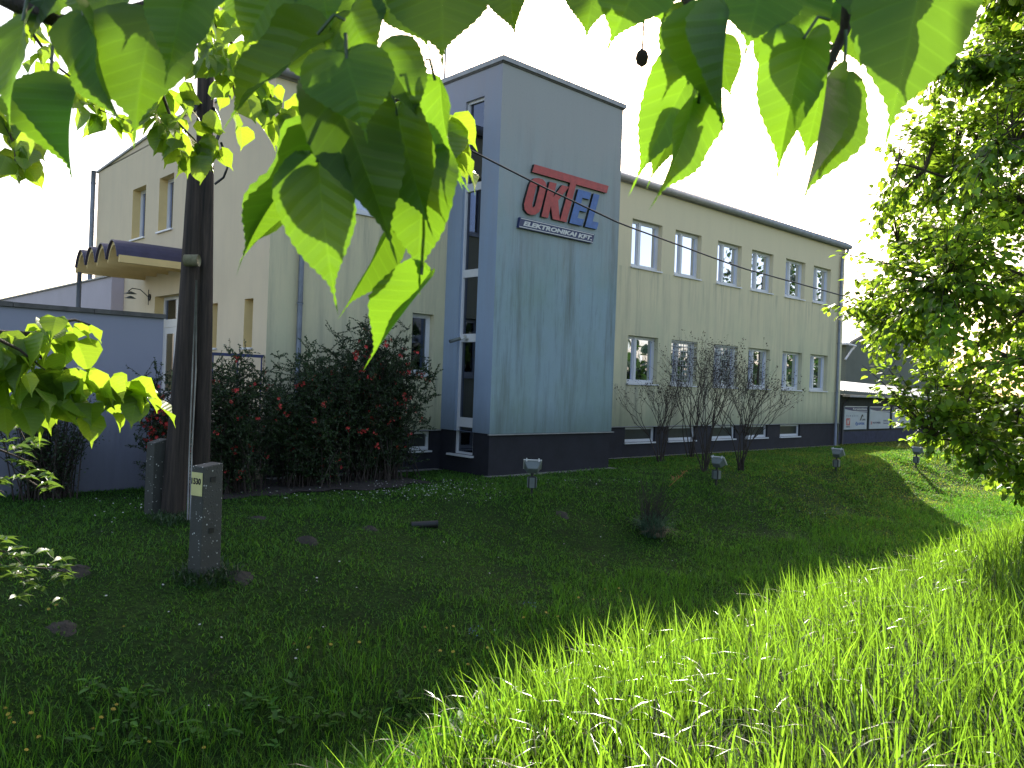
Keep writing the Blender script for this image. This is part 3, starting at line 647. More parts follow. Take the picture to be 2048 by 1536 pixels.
text_mesh('number', '1530', .1, M['black'], st, (-.1525, .085, 1.06), (0, -1), (-1, 0), 0, .004, 1, .002, fit=(.165, .075))
s2 = on_ground(322, 1035)
stub(s2+Vector((0, .25, 0)), .24, .20, 1.12, 'grey concrete post behind the left leg of the wooden pole', .06, .25)
oc = MB(); a, b, c, d = P(418, 12, 11.6), P(920, 290, 14.5), P(1240, 447, 20), P(1735, 605, 36)
ctl = [a, b, c, d]; pts = []
for i in range(41):
    s = i/40; x = 418+(1900-418)*s
    y = np.interp(x, [418, 650, 920, 1080, 1240, 1480, 1735, 1900], [5, 150, 290, 371, 447, 535, 605, 640]); dd = float(np.interp(x, [418, 920, 1240, 1735, 1900], [11.6, 13.2, 15.2, 20, 22]))
    pts.append(P(x, float(y), dd))
oc.tube(pts, .016, 6); tag(oc.build('overhead_cable', M['cable'], smooth=True), 'black overhead cable slung from the wooden pole across the building front', 'cable')
m = MB(); m.tube([P(975, -60, 30), P(1050, 122, 27)], .010, 5); tag(m.build('guy_wire', M['metal']), 'hair-thin wire rising left from the tower top', 'wire')
m = MB(); m.tube([P(1252, 222, 24), P(1330, 150, 26), P(1500, 20, 32)], .008, 5); tag(m.build('guy_wire', M['metal']), 'hair-thin wire rising right from the tower corner', 'wire')

# ------------------------------------------------------------------ floodlights
def floodlight(px, py, label, aim, first=None):
    g = on_ground(px, py); t = thing('garden_floodlight', label, 'floodlight', 'floodlights along the top of the lawn'); t.location = g; t.rotation_euler.z = aim
    m = MB(); m.box(-.02, .02, -.02, .02, -.05, .16); m.build('stake', M['black'], t)
    m = MB(); m.box(-.075, .075, -.06, .06, .15, .38); m.build('gear_box', M['black'], t, False, .01)
    for s in (-1, 1):
        m = MB(); m.box(s*.085-.008, s*.085+.008, -.055, .055, .17, .36); m.build('side_plate', M['lightgrey'], t)
    m = MB(); m.box(-.05, .05, -.064, -.0605, .16, .36); m.build('label_plate', M['lightgrey'], t)
    m = MB(); m.tube([(0, 0, .38), (0, 0, .44)], .03, 8); m.build('swivel', M['black'], t)
    R = Matrix.Rotation(math.radians(42), 4, 'X')
    def X(p): v = R@Vector(p); return (v.x, v.y+.03, v.z+.54)
    m = MB(); w0, w1, h0, h1, dd = .10, .17, .07, .12, .17
    m.hexa([X((-w0, -dd/2, -h0)), X((w0, -dd/2, -h0)), X((w1, dd/2, -h1)), X((-w1, dd/2, -h1)), X((-w0, -dd/2, h0)), X((w0, -dd/2, h0)), X((w1, dd/2, h1)), X((-w1, dd/2, h1))]); m.build('housing', M['lightgrey'], t, False, .02)
    m = MB(); m.hexa([X((-w1-.01, dd/2+.001, -h1-.01)), X((w1+.01, dd/2+.001, -h1-.01)), X((w1+.01, dd/2+.02, -h1-.01)), X((-w1-.01, dd/2+.02, -h1-.01)), X((-w1-.01, dd/2+.001, h1+.01)), X((w1+.01, dd/2+.001, h1+.01)), X((w1+.01, dd/2+.02, h1+.01)), X((-w1-.01, dd/2+.02, h1+.01))]); m.build('front_rim', M['white'], t)
    for sx in (-.12, .12):
        m = MB(); m.tube([X((sx, dd/2-.03, h1+.0)), X((sx, dd/2+.04, h1+.022))], .014, 8); m.build('clip', M['white'], t, True)
    return t
floodlight(1063, 992, 'grey floodlight on a black post on the lawn in front of the blue tower', -.75)
floodlight(1432, 972, 'grey floodlight tilted up beside the bare shrubs', -1.5)
floodlight(1672, 945, 'grey floodlight alone near the shadow edge on the lawn', -1.5)
floodlight(1832, 935, 'grey floodlight standing in the sunlit part of the lawn', -1.5)

# ------------------------------------------------------------------ shed, boards, hall
shed = thing('shed', 'low dark shed with white corrugated roof right of the office', 'shed')
m = MB(); m.box(18.9, 46, .33, 5, .52, 2.1); m.build('wall', M['shed'], shed); m = MB(); m.box(18.9, 46, .30, .329, -.1, .52); m.box(18.9, 46, .33, 5, -.1, .519); m.build('plinth', M['shedlow'], shed)
m = MB(); n = 150
for i in range(n):
    x0, x1 = 18.75+i*.2, 18.75+(i+1)*.2; xm = (x0+x1)/2
    zz = lambda x, y: 2.28-.018*(x-18.75)*(1 if True else 0)+.16*(y-.0)
    for (xa, xb, ha, hb) in ((x0, xm, 0, .045), (xm, x1, .045, 0)):
        m.quad((xa, -.05, zz(xa, 0)+ha), (xb, -.05, zz(xb, 0)+hb), (xb, 4.0, zz(xb, 4)+hb), (xa, 4.0, zz(xa, 4)+ha))
        m.quad((xa, -.05, zz(xa, 0)+ha-.015), (xb, -.05, zz(xb, 0)+hb-.015), (xb, -.05, zz(xb, 0)+hb), (xa, -.05, zz(xa, 0)+ha))
m.build('corrugated_roof', M['sheetroof'], shed); m = MB(); m.box(19.4, 46, -.06, .28, 2.02, 2.10); m.build('gutter', M['metal'], shed)
m = MB(); m.tube([(19.5, .0, 2.05), (19.45, .18, 1.8), (19.35, .22, 1.6), (19.35, .22, 0)], .05, 8); m.build('downpipe', M['black'], shed, True)
FB = ((0, .29), (1, 0), (0, -1))
def board(x0, x1, label):
    t = thing('notice_board', label, 'sign board', 'white partner boards on the shed wall')
    m = MB(); m.box(x0, x1, .262, .296, .62, 1.62); m.build('panel', M['board'], t)
    m = MB(); w = x1-x0; y0, y1 = .2585, .2615
    m.poly([(x0, y0, 1.59), (x0, y0, 1.50), (x0+w*.45, y0, 1.40), (x1, y0, 1.35), (x1, y0, 1.59)]); m.build('header_band', M['navy'], t)
    m = MB(); m.box(x0+.02, x1, .252, .2575, 1.40, 1.425); m.box(x0, x1, .2525, .2580, 1.591, 1.625); m.build('header_line', M['white'], t)
    return t
def btext(t, s, x, z, w, h, mat, bold=.003, shear=0.): return text_mesh('lettering', s, .1, M[mat], t, (x, .2610, z), (1, 0), (0, -1), shear, bold, 1, .002, fit=(w, h))
b1 = board(19.62, 21.82, 'first white partner board nearest the office, with PARADOX and OPTEX lettering')
text_mesh('lettering', 'Kereskedelem', .1, M['white'], b1, (20.4, .2570, 1.47), (1, 0), (0, -1), 0, .003, 1, .002, fit=(1.38, .085))
for i, ch in enumerate('PARADOX'): btext(b1, ch, 19.82+i*.175, 1.17, .06, .075, 'navy', 0)
m = MB(); m.poly([(21.1, .2605, 1.0), (21.2, .2605, 1.0), (21.37, .2605, 1.2), (21.45, .2605, 1.12), (21.45, .2605, 1.22), (21.36, .2605, 1.28), (21.3, .2605, 1.26)]); m.build('roof_logo', M['black'], b1)
btext(b1, 'LOBIX', 21.3, 1.0, .4, .08, 'black')
m = MB(); m.box(19.80, 20.16, .2585, .2612, .80, 1.10); lg = m.build('red_logo', simple('logo_red', (.45, .05, .04), .5), b1)
text_mesh('logo_letter', 'N', .1, M['white'], lg, (19.86, .2580, .84), (1, 0), (0, -1), .3, .006, 1, .002, fit=(.24, .22))
btext(b1, 'NAPCO', 19.80, .71, .38, .055, 'black')
m = MB(); m.tube([(20.82, .2605, .87), (20.82, .2595, .87)], .001, 16)
m = MB(); m.poly([(20.82+.13*math.cos(t*PI/10), .2605, .86+.09*math.sin(t*PI/10)) for t in range(20)]); m.build('round_logo', M['signblue'], b1)
m = MB(); m.poly([(20.74, .2598, .78), (20.78, .2598, .78), (20.92, .2598, .95), (20.87, .2598, .95)]); m.build('logo_slash', M['board'], b1)
btext(b1, 'OPTEX', 20.98, .81, .64, .105, 'signblue', .008)
b2 = board(22.12, 24.28, 'second white partner board with NOTIFIER lettering, partly behind lime leaves')
btext(b2, 'NOTIFIER', 22.45, .85, .85, .085, 'navy', .004); btext(b2, 'N', 22.25, .80, .12, .17, 'red')
btext(b2, 'BOSCH', 23.6, .94, .5, .07, 'navy'); btext(b2, 'Security', 23.6, .82, .5, .08, 'navy')
b3 = board(24.58, 26.7, 'third white partner board, mostly hidden behind the lime tree'); btext(b3, 'I', 24.7, .78, .05, .18, 'navy')
b4 = board(27.0, 29.3, 'last white partner board at the far end, only its lower edge showing below leaves')
hall = thing('hall', 'grey-green gabled hall with pale brown roof behind the shed', 'building')
h0 = P(1693, 684, 55); h0z = h0.z; hx, hy = h0.x, h0.y
ridge_x = hx+9.5; ridge_z = P(1765, 655, 57).z+1.8
m = MB(); m.poly([(hx, hy, -.1), (hx+19, hy, -.1), (hx+19, hy, h0z), (ridge_x, hy, ridge_z), (hx, hy, h0z)]); m.quad((hx, hy+30, -.1), (hx, hy, -.1), (hx, hy, h0z), (hx, hy+30, h0z)); m.build('wall', M['hall'], hall)
m = MB(); 
m.hexa([(hx-.5, hy-.4, h0z-.2), (ridge_x, hy-.4, ridge_z), (ridge_x, hy+30, ridge_z), (hx-.5, hy+30, h0z-.2), (hx-.5, hy-.4, h0z-.05), (ridge_x, hy-.4, ridge_z+.15), (ridge_x, hy+30, ridge_z+.15), (hx-.5, hy+30, h0z-.05)])
m.hexa([(ridge_x, hy-.4, ridge_z), (hx+19.5, hy-.4, h0z-.2), (hx+19.5, hy+30, h0z-.2), (ridge_x, hy+30, ridge_z), (ridge_x, hy-.4, ridge_z+.15), (hx+19.5, hy-.4, h0z-.05), (hx+19.5, hy+30, h0z-.05), (ridge_x, hy+30, ridge_z+.15)])
m.build('roof', M['hallroof'], hall); m = MB(); m.tube([(hx-.6, hy-.5, h0z-.15), (hx-.6, hy+30, h0z-.15)], .09, 8); m.tube([(hx-.6, hy-.5, h0z-.2), (hx+.3, hy-.5, h0z-.25), (hx+.2, hy-.3, h0z-.5), (hx-.3, hy-.1, h0z-1.2)], .07, 8); m.build('gutter', M['pvc'], hall)

# ------------------------------------------------------------------ grass
def blades(name, X, Y, H, Wd, lean, mat, label, cat='grass', bend=0.6, dirb=None, levels=2, z0=None):
    n = len(X); Z = ground_arr(X, Y)-.01 if z0 is None else z0
    a = rng.uniform(0, 2*PI, n); face = rng.uniform(0, 2*PI, n)
    ln = lean*rng.uniform(.2, 1.6, n)
    dx, dy = np.cos(a)*ln, np.sin(a)*ln
    if dirb is not None: dx += dirb[0]*rng.uniform(0, 1, n); dy += dirb[1]*rng.uniform(0, 1, n)
    wx, wy = np.cos(face)*Wd/2, np.sin(face)*Wd/2
    vs = []; t = np.linspace(0, 1, levels+2)
    B0 = np.stack([X, Y, Z], -1)
    for i, s in enumerate(t):
        off = np.stack([dx*H*(s**1.8), dy*H*(s**1.8), H*(s-bend*ln*.5*s**3)], -1)
        k = 1-.15*s if i < levels else .75
        if i <= levels:
            wv = np.stack([wx*k, wy*k, np.zeros(n)], -1); vs += [B0+off-wv, B0+off+wv]
        else: vs += [B0+off]
    nvp = len(vs); V = np.stack(vs, 1).reshape(-1, 3); base = np.arange(n)[:, None]*nvp; tr = []
    for i in range(levels): k = 2*i; tr += [(k, k+1, k+3), (k, k+3, k+2)]
    k = 2*levels; tr += [(k, k+1, k+2)]
    T = (base[:, None, :]+np.array(tr)[None]).reshape(-1, 3)
    tint = np.repeat(rng.uniform(-.8, .8, n), nvp)
    o = npmesh(name, V, T, mat, tint=tint); return tag(o, label, cat, kind='stuff')
def clump(X, Y, s, seed=0):
    return .5+.5*np.sin(X*s+seed+1.3*np.sin(Y*s*.7))*np.sin(Y*s*1.1-seed+1.1*np.sin(X*s*.6))
# near bank, sunlit
n = 80000; X = rng.uniform(-14.2, 6, n)**1; u = rng.random(n); X = -13.9+20*u**1.9; Y = rng.uniform(-16.2, -10.9, n)
edge = np.interp(X, [-14, -13.2, -12.4, -11, -9], [-14.6, -14.2, -13.6, -13.0, -12.7])
keep = (Y < edge+1.0+.5*sstep(-12.3, -13.8, X)) & (rng.random(n) < .35+.65*clump(X, Y, 2.1)) & ((X-CAM.x)**2+(Y-CAM.y)**2 > 1.2**2)
X, Y = X[keep], Y[keep]; H = (.10+.40*rng.random(len(X))**1.5)*(0.7+.5*clump(X, Y, 1.7, 2))
blades('bank_grass', X, Y, H, rng.uniform(.005, .011, len(X)), .30, M['grass_near'], 'tall bright green grass on the sunlit bank in front', levels=3, dirb=(-.15, .1))
n = 3000; X = -13.7+17*rng.random(n)**1.6; Y = rng.uniform(-14.6, -11.9, n)
blades('bent_grass', X, Y, rng.uniform(.25, .42, n), rng.uniform(.006, .011, n), .8, M['grass_near'], 'long bent grass leaves catching the light on the front bank', bend=1.1, levels=5)
# ditch grass (long, shaded)
n = 85000; X = -15+35*rng.random(n)**1.6; Y = rng.uniform(-10.0, -5.9, n)
k_ = 7000; X[:k_] = rng.uniform(-13.8, -9.5, k_); Y[:k_] = rng.uniform(-12.9, -9.8, k_)
lim = np.interp(X, [-15, -11, -8, 0, 20], [-7.7, -7.9, -7.6, -6.6, -6.4])+.5*np.sin(X*2.1)*np.sin(X*.7)
keep = (Y < lim) & (rng.random(n) < .3+.7*clump(X, Y, 2.6, 1)); X, Y = X[keep], Y[keep]
H = rng.uniform(.10, .26, len(X))*(0.6+.7*clump(X, Y, 1.9, 4))
blades('ditch_grass', X, Y, H, rng.uniform(.005, .011, len(X)), .5, M['grass_long'], 'long dark green grass along the shaded ditch')
# dry straws among the bank grass, broad weeds in the ditch
n = 2600; X = -13.6+16*rng.random(n)**1.8; Y = rng.uniform(-15.5, -12.2, n)
blades('dry_stalks', X, Y, rng.uniform(.12, .42, n), rng.uniform(.003, .006, n), .7, simple('dead_grass', (0.22, 0.17, 0.09), .9), 'dry straws standing among the bright bank grass', bend=.7, levels=4)
q = []
for _ in range(60):
    c = on_ground(random.uniform(150, 1000), random.uniform(1390, 1530)); 
    for k in range(random.randint(4, 8)): q.append((c.x+random.gauss(0, .03), c.y+random.gauss(0, .03), c.z+random.uniform(.03, .14)))
q = np.array(q); n = len(q)
WEEDS = q
# lawn
n = 400000; X = -17+37*rng.random(n)**1.35; Y = -9.2+9.2*rng.random(n)**1.1
hole = ((X > -9.0) & (X < -3.9) & (Y > -2.3) & (rng.random(n) < .93)) | (Y > -.3) | ((X > A-.05) & (X < B+.05) & (Y > -D-.1))
keep = ~hole & (rng.random(n) < .35+.65*clump(X, Y, 3.3, 3)); X, Y = X[keep], Y[keep]
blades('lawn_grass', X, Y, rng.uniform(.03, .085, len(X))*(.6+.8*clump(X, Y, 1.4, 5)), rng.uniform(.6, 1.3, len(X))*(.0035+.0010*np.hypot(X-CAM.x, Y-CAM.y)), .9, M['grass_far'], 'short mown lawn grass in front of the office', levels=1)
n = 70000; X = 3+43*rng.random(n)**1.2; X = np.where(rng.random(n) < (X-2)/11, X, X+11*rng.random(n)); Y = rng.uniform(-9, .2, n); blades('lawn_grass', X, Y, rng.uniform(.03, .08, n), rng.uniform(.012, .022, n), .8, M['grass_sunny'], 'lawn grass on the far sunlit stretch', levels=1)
# ------------------------------------------------------------------ flowers
def disc_flowers(name, spots, r, mat, label, cat, hgt=.03, petals=8):
    vs, ts, c = [], [], 0
    for p in spots:
        t = Vector((random.uniform(-.4, .4), random.uniform(-.6, .1), 1)).normalized(); a = t.orthogonal().normalized(); b = t.cross(a); ce = Vector(p)+Vector((0, 0, hgt*random.uniform(.7, 1.4))); rr = r*random.uniform(.7, 1.2)
        vs.append(ce+t*.3*rr)
        for k in range(petals): an = 2*PI*k/petals; vs.append(ce+(a*math.cos(an)+b*math.sin(an))*rr)
        for k in range(petals): ts.append((c, c+1+k, c+1+(k+1) % petals))
        c += petals+1
    o = npmesh(name, np.array([tuple(v) for v in vs]), np.array(ts), mat); return tag(o, label, cat, kind='stuff')
spots = []
for (cx, cy_, sx, sy, k) in ((860, 985, 90, 12, 190), (560, 1000, 80, 16, 24), (230, 1040, 70, 30, 16), (1180, 960, 90, 10, 26), (1540, 1020, 90, 30, 16), (1100, 1080, 300, 60, 26), (500, 1200, 330, 120, 18), (250, 1010, 80, 10, 12)):
    for _ in range(k): spots.append(on_ground(min(max(random.gauss(cx, sx), 5), 1750), max(965, random.gauss(cy_, sy))))
disc_flowers('daisies', spots, .013, M['petal_white'], 'scattered tiny white daisies in the lawn', 'flowers', .05)
disc_flowers('blue_flowers', [on_ground(948+random.gauss(0, 8), 1275+random.gauss(0, 4)) for _ in range(14)]+[on_ground(1060+random.gauss(0, 8), 1221+random.gauss(0, 3)) for _ in range(12)], .008, M['petal_blue'], 'small patches of blue flowers near the ditch', 'flowers', .08)
dpts = [(8, 1440), (25, 1447), (25, 1460), (20, 1470), (60, 1455), (82, 1497), (45, 1525), (193, 1460), (183, 1490), (218, 1450), (232, 1435), (290, 1512), (410, 1512), (620, 1306), (658, 1308), (590, 1310), (625, 1290), (715, 1300), (845, 1270), (975, 1308), (878, 1315), (908, 1318), (888, 1266), (900, 1265), (935, 1344), (1050, 1246), (1090, 1233), (1092, 1237), (1115, 1240), (1155, 1204), (1187, 1205), (1210, 1185), (1235, 1183), (1240, 1186), (1263, 1229), (1245, 1236), (100, 1230), (118, 1234), (248, 1274), (287, 1400), (1030, 1070), (1210, 1052)]
dm = None
for i, (x, y) in enumerate(dpts):
    g = on_ground(x, y+14)
    if dm is None:
        mb = MB(); mb.tube([(0, 0, -.02), (.004, 0, .06), (0, .004, .105)], .0022, 5, 0)
        n0 = len(mb.v)
        for ring, (r, z) in enumerate(((.019, .104), (.023, .112), (.014, .122))):
            for k in range(11): an = 2*PI*k/11+ring*.3; mb.poly([(0, 0, .103+ring*.004), (math.cos(an-.2)*r, math.sin(an-.2)*r, z), (math.cos(an+.2)*r, math.sin(an+.2)*r, z)], 1)
        o = mb.build('dandelion', [M['grass_long'], M['petal_yellow']]); dm = o
    else:
        o = dm.copy(); C.objects.link(o)
    o.location = g+Vector((0, 0, .06)); o.rotation_euler = (random.uniform(-.3, .5), random.uniform(-.3, .3), random.uniform(0, 6)); o.scale = (random.uniform(.6, .95),)*3
    tag(o, 'yellow dandelion in the shaded grass of the slope', 'dandelion', 'yellow dandelions in the shaded grass')
# molehills, pipe end
def mound(px, py, r, h, label):
    g = on_ground(px, py); n, k = 9, 26; vs = [(g.x, g.y, g.z+h)]; 
    for i in range(1, n):
        for j in range(k):
            rr = r*i/(n-1)*(1+.10*math.sin(j*.72+px)+.06*math.sin(j*1.7)); x, y = g.x+math.cos(2*PI*j/k)*rr, g.y+math.sin(2*PI*j/k)*rr
            vs.append((x, y, ground_z(x, y)+h*math.cos(i/(n-1)*PI/2)**1.3*random.uniform(.8, 1.2)-.012*(i == n-1)))
    mb = MB(); mb.v = vs
    for j in range(k): mb.f.append((0, 1+j, 1+(j+1) % k)); mb.mi.append(0)
    for i in range(n-2):
        for j in range(k): a = 1+i*k+j; b = 1+i*k+(j+1) % k; mb.f.append((a, a+k, b+k, b)); mb.mi.append(0)
    tag(mb.build('molehill', M['mole'], smooth=True), label, 'molehill', 'patches of bare earth on the slope')
mound(615, 1084, .17, .06, 'pale molehill in the middle of the slope right of the concrete post')
mound(478, 1156, .19, .05, 'flat molehill just right of the foot of the concrete post')
mound(740, 1058, .13, .04, 'small molehill left of the pipe end'); mound(1125, 1030, .15, .03, 'low earth patch on the lawn below the first floodlight')
mound(515, 1037, .16, .03, 'low earth patch below the shrub bed'); mound(125, 1262, .15, .03, 'worn earth patch at the left of the slope'); mound(150, 1145, .18, .05, 'molehill behind the tip of the low leafy spray')
g = on_ground(855, 1056); m = MB(); m.tube([g+Vector((-.25, .1, .04)), g+Vector((.12, -.1, .06))], .06, 12, cap=False); m.tube([g+Vector((.10, -.09, .06)), g+Vector((.12, -.1, .06))], .068, 12, cap=False); tag(m.build('drain_pipe', M['black'], smooth=True), 'dark pipe end sticking out of the grass slope', 'pipe')

# ------------------------------------------------------------------ leaves
OUT = [(0, 0), (.10, -.055), (.22, -.06), (.33, .0), (.41, .11), (.445, .24), (.435, .38), (.39, .52), (.30, .65), (.20, .75), (.11, .83), (.045, .90), (.018, .99), (.0, 1.12)]
def leaf_mesh(name, mat, seed, teeth=True, fold=.25, droop=.25, wave=.03, asym=.06, curl=0.0):
    rr = random.Random(seed); O = np.array(OUT); M_ = 46 if teeth else 7
    tt = np.linspace(0, len(O)-1, M_); ox = np.interp(tt, range(len(O)), O[:, 0]); oy = np.interp(tt, range(len(O)), O[:, 1])
    vs, fs, uvs = [], [], []
    def zf(x, y):
        z = fold*(abs(x)-.2)-droop*(max(y, 0)**2-1.12*max(y, 0))+wave*math.sin(9*y+seed)*abs(x)*2+.0045*math.sin((y-.55*abs(x))*2*PI*8)*min(1, abs(x)*4)
        z += curl*(x*x)*2
        return z
    for side in (-1, 1):
        base = len(vs); k = 1+asym*side
        for i in range(M_):
            x, y = ox[i]*k, oy[i]
            if teeth and 2 < i < M_-3 and i % 2: x -= .014; y -= .006
            my = max(0.0, y-.55*x) if i else 0
            if i == M_-1: my = y
            for f in (0, .5, 1):
                xx, yy = x*f, my+(y-my)*f; vs.append((side*xx, yy, zf(side*xx, yy))); uvs.append((side*xx*2, my))
        for i in range(M_-1):
            for c in (0, 1):
                a, b = base+i*3+c, base+(i+1)*3+c
                q = (a, a+1, b+1, b) if side == 1 else (a, b, b+1, a+1)
                fs.append(q)
    me = bpy.data.meshes.new(name); me.from_pydata(vs, [], fs)
    uvl = me.uv_layers.new(name='UVMap')
    for l in me.loops: uvl.data[l.index].uv = uvs[l.vertex_index]
    me.polygons.foreach_set('use_smooth', [True]*len(me.polygons)); me.materials.append(mat); me.update(); return me
BIG = [leaf_mesh('leaf', M['lime'], i, True, *p) for i, p in enumerate([(.18, .15, .05), (.45, .25, .08), (.05, .35, .10), (.75, .10, .05), (.30, .45, .12), (1.25, .18, .06)])]
SML = [leaf_mesh('leaf', M['lime_branch'], 10+i, False, *p) for i, p in enumerate([(.2, .2, .06), (.5, .3, .1), (.1, .45, .1), (.8, .2, .05)])]
def place_leaf(parent, me, base, tip, nrm, width=None, name='leaf'):
    base, tip = Vector(base), Vector(tip); y = tip-base; L = y.length; y = y/L; n = Vector(nrm); x = y.cross(n)
    if x.length < 1e-4: x = y.orthogonal()
    x.normalize(); z = x.cross(y)
    w = width if width else L*random.uniform(.85, 1.05)
    o = bpy.data.objects.new(name, me); C.objects.link(o)
    L /= 1.1; w /= .9
    mat = Matrix(((x.x*w, y.x*L, z.x*L, base.x), (x.y*w, y.y*L, z.y*L, base.y), (x.z*w, y.z*L, z.z*L, base.z), (0, 0, 0, 1)))
    o.parent = parent; o.matrix_world = mat; o.matrix_basis = mat; return o
# overhanging lime tree on the left of the camera: every branch a part, every leaf its own
ltree = thing('lime_tree', 'lime tree whose big backlit leaves overhang the top of the view', 'tree')
m = MB(); m.tube([(-17.0, -17.2, .3), (-17.05, -17.1, 1.6), (-16.9, -17.2, 3.2), (-16.7, -16.9, 5.2)], [.24, .19, .16, .10], 12); m.build('trunk', M['bark'], ltree, True)
def branch(pts, r, parent=ltree, name='branch', mat='bark'):
    m = MB(); n = len(pts); m.tube(pts, [r*(1-.75*i/(n-1)) for i in range(n)], 7); return m.build(name, M[mat], parent, True)
def H(par, bx, by, tx, ty, wpx, D0, D1=None, mi=0, roll=0.0, stalk=None):
    """one large hanging leaf from base to tip; roll turns its blade about the midrib"""
    D1 = D1 or D0*random.uniform(.95, 1.05); b, t = P(bx, by, D0), P(tx, ty, D1); ax = (t-b).normalized()
    n = -_F; n = (n-ax*n.dot(ax)).normalized(); n = Matrix.Rotation(roll, 3, ax)@n
    w = wpx/F_PX*(D0+D1)/2/(1 if mi in (5, 3) else max(.5, abs(math.cos(roll))))
    place_leaf(par, BIG[mi], b, t, n, w)
    if stalk:
        m = MB(); s = P(stalk[0], stalk[1], stalk[2] if len(stalk) > 2 else D0); md = (s+b)/2+Vector((0, 0, .006)); m.tube([s, md, b+ax*.004], .0011, 5); m.build('leaf_stalk', M['elder'], par)
brA = branch([(-16.75, -16.9, 4.6), (-16.3, -16.2, 4.3), (-15.3, -15.3, 3.4), P(560, -160, .62), P(610, -10, .60), P(690, 75, .60), P(760, 140, .60), P(860, 235, .62)], .012)
brB = branch([(-16.75, -16.9, 4.6), (-15.9, -16.4, 4.2), (-14.9, -15.6, 3.2), P(-120, -60, .62), P(30, 8, .60), P(120, 45, .60), P(260, 20, .62), P(420, -30, .66)], .011)
brC = branch([(-16.7, -16.9, 4.9), (-15.6, -16.2, 4.2), (-14.3, -15.6, 3.1), P(1180, -200, .60), P(1330, -60, .58), P(1400, 30, .57), P(1412, 110, .57)], .010)
brD = branch([(-16.7, -16.9, 4.9), (-15.2, -16.4, 4.3), (-14.0, -15.7, 3.2), P(1500, -220, .58), P(1700, -50, .56), P(1690, 60, .56), P(1650, 150, .56)], .010)
random.seed(21)
# left group
H(brB, 48, 30, 12, 255, 105, .50, .48, 0, .5, (60, 0)); H(brB, 100, 158, 90, 352, 58, .56, .54, 5, .9, (110, 60)); H(brB, 165, 20, 238, 272, 100, .50, .49, 1, .6, (150, -20))
H(brB, 305, 20, 264, 290, 245, .52, .50, 0, .0, (330, -30)); H(brB, 372, -20, 330, 165, 120, .47, .46, 1, -.45, (380, -60)); H(brB, 230, -60, 215, 90, 190, .56, .55, 2, .2)
H(brB, -40, -30, 20, 130, 120, .58, .56, 1, .4); H(brB, 70, -60, 130, 70, 150, .62, .6, 0, .2); H(brB, 120, -40, 60, 95, 110, .60, .6, 2, .3); H(brB, 440, -70, 400, 60, 130, .6, .6, 0, .4)
H(brA, 645, 60, 428, 250, 120, .48, .50, 1, .55, (690, 40)); H(brA, 560, -40, 478, 110, 150, .55, .57, 0, .1, (600, -30)); H(brA, 600, -60, 560, 100, 120, .6, .6, 2, .3)
H(brA, 645, 255, 450, 535, 62, .52, .54, 1, 1.15, (700, 130)); H(brA, 600, 400, 470, 520, 60, .535, .545, 1, .3); H(brA, 632, 312, 672, 625, 168, .50, .50, 0, .15, (690, 150)); H(brA, 690, 105, 735, 285, 190, .46, .46, 2, -.2, (690, 70))
H(brA, 665, 165, 800, 520, 185, .50, .50, 1, -.35, (700, 100)); H(brA, 790, 220, 862, 470, 140, .53, .53, 0, .35, (770, 140)); H(brA, 850, 300, 838, 585, 160, .56, .55, 4, .0, (820, 200))
H(brA, 850, 540, 712, 728, 78, .55, .55, 3, .5, (850, 420)); H(brA, 795, 455, 688, 640, 66, .57, .56, 3, -.6, (820, 300)); H(brA, 868, 150, 912, 375, 80, .58, .57, 1, .7, (850, 120)); H(brA, 850, 255, 930, 385, 90, .60, .6, 3, .5, (845, 200))
H(brA, 760, 90, 850, 250, 130, .52, .52, 1, -.4); H(brA, 700, 20, 760, 150, 150, .58, .57, 2, .3); H(brA, 740, 250, 800, 420, 120, .6, .6, 0, .3); H(brA, 610, 40, 640, 200, 110, .6, .6, 1, .4)
H(brA, 885, -70, 884, 135, 225, .52, .52, 0, .1, (900, -100)); H(brA, 800, -50, 858, 105, 120, .57, .56, 1, .4); H(brA, 1015, -60, 1030, 80, 95, .6, .6, 1, .3); H(brA, 700, -70, 720, 60, 160, .62, .62, 0, .2); H(brA, 640, -60, 660, 80, 120, .55, .55, 1, .1)
H(brA, 500, -50, 520, 90, 120, .64, .63, 2, .2)
H(brC, 1195, -70, 1170, 90, 120, .57, .56, 0, .2, (1210, -100)); H(brC, 1300, -80, 1212, 100, 190, .53, .53, 1, .1, (1330, -80)); H(brC, 1405, 20, 1322, 180, 120, .58, .58, 0, .2, (1400, 0)); H(brC, 1405, 105, 1258, 385, 130, .55, .55, 0, .3, (1408, 70))
H(brC, 1372, 215, 1292, 372, 80, .58, .58, 1, .3, (1405, 110)); H(brC, 1402, 195, 1312, 418, 100, .52, .52, 1, -.6, (1410, 105)); H(brC, 1418, 5, 1408, 268, 52, .50, .50, 5, 1.0, (1405, -20)); H(brC, 1435, 80, 1465, 205, 80, .58, .58, 0, .4, (1410, 70)); H(brC, 1290, -60, 1330, 60, 130, .6, .6, 2, .2)
H(brD, 1530, -60, 1490, 112, 200, .53, .52, 0, .1, (1560, -80)); H(brD, 1470, -50, 1530, 95, 120, .57, .57, 2, .2); H(brD, 1610, 65, 1548, 368, 125, .52, .52, 1, .45, (1660, 40)); H(brD, 1650, 145, 1606, 335, 100, .55, .55, 0, .2, (1665, 90)); H(brD, 1690, 148, 1632, 425, 110, .50, .50, 3, -.7, (1692, 60))
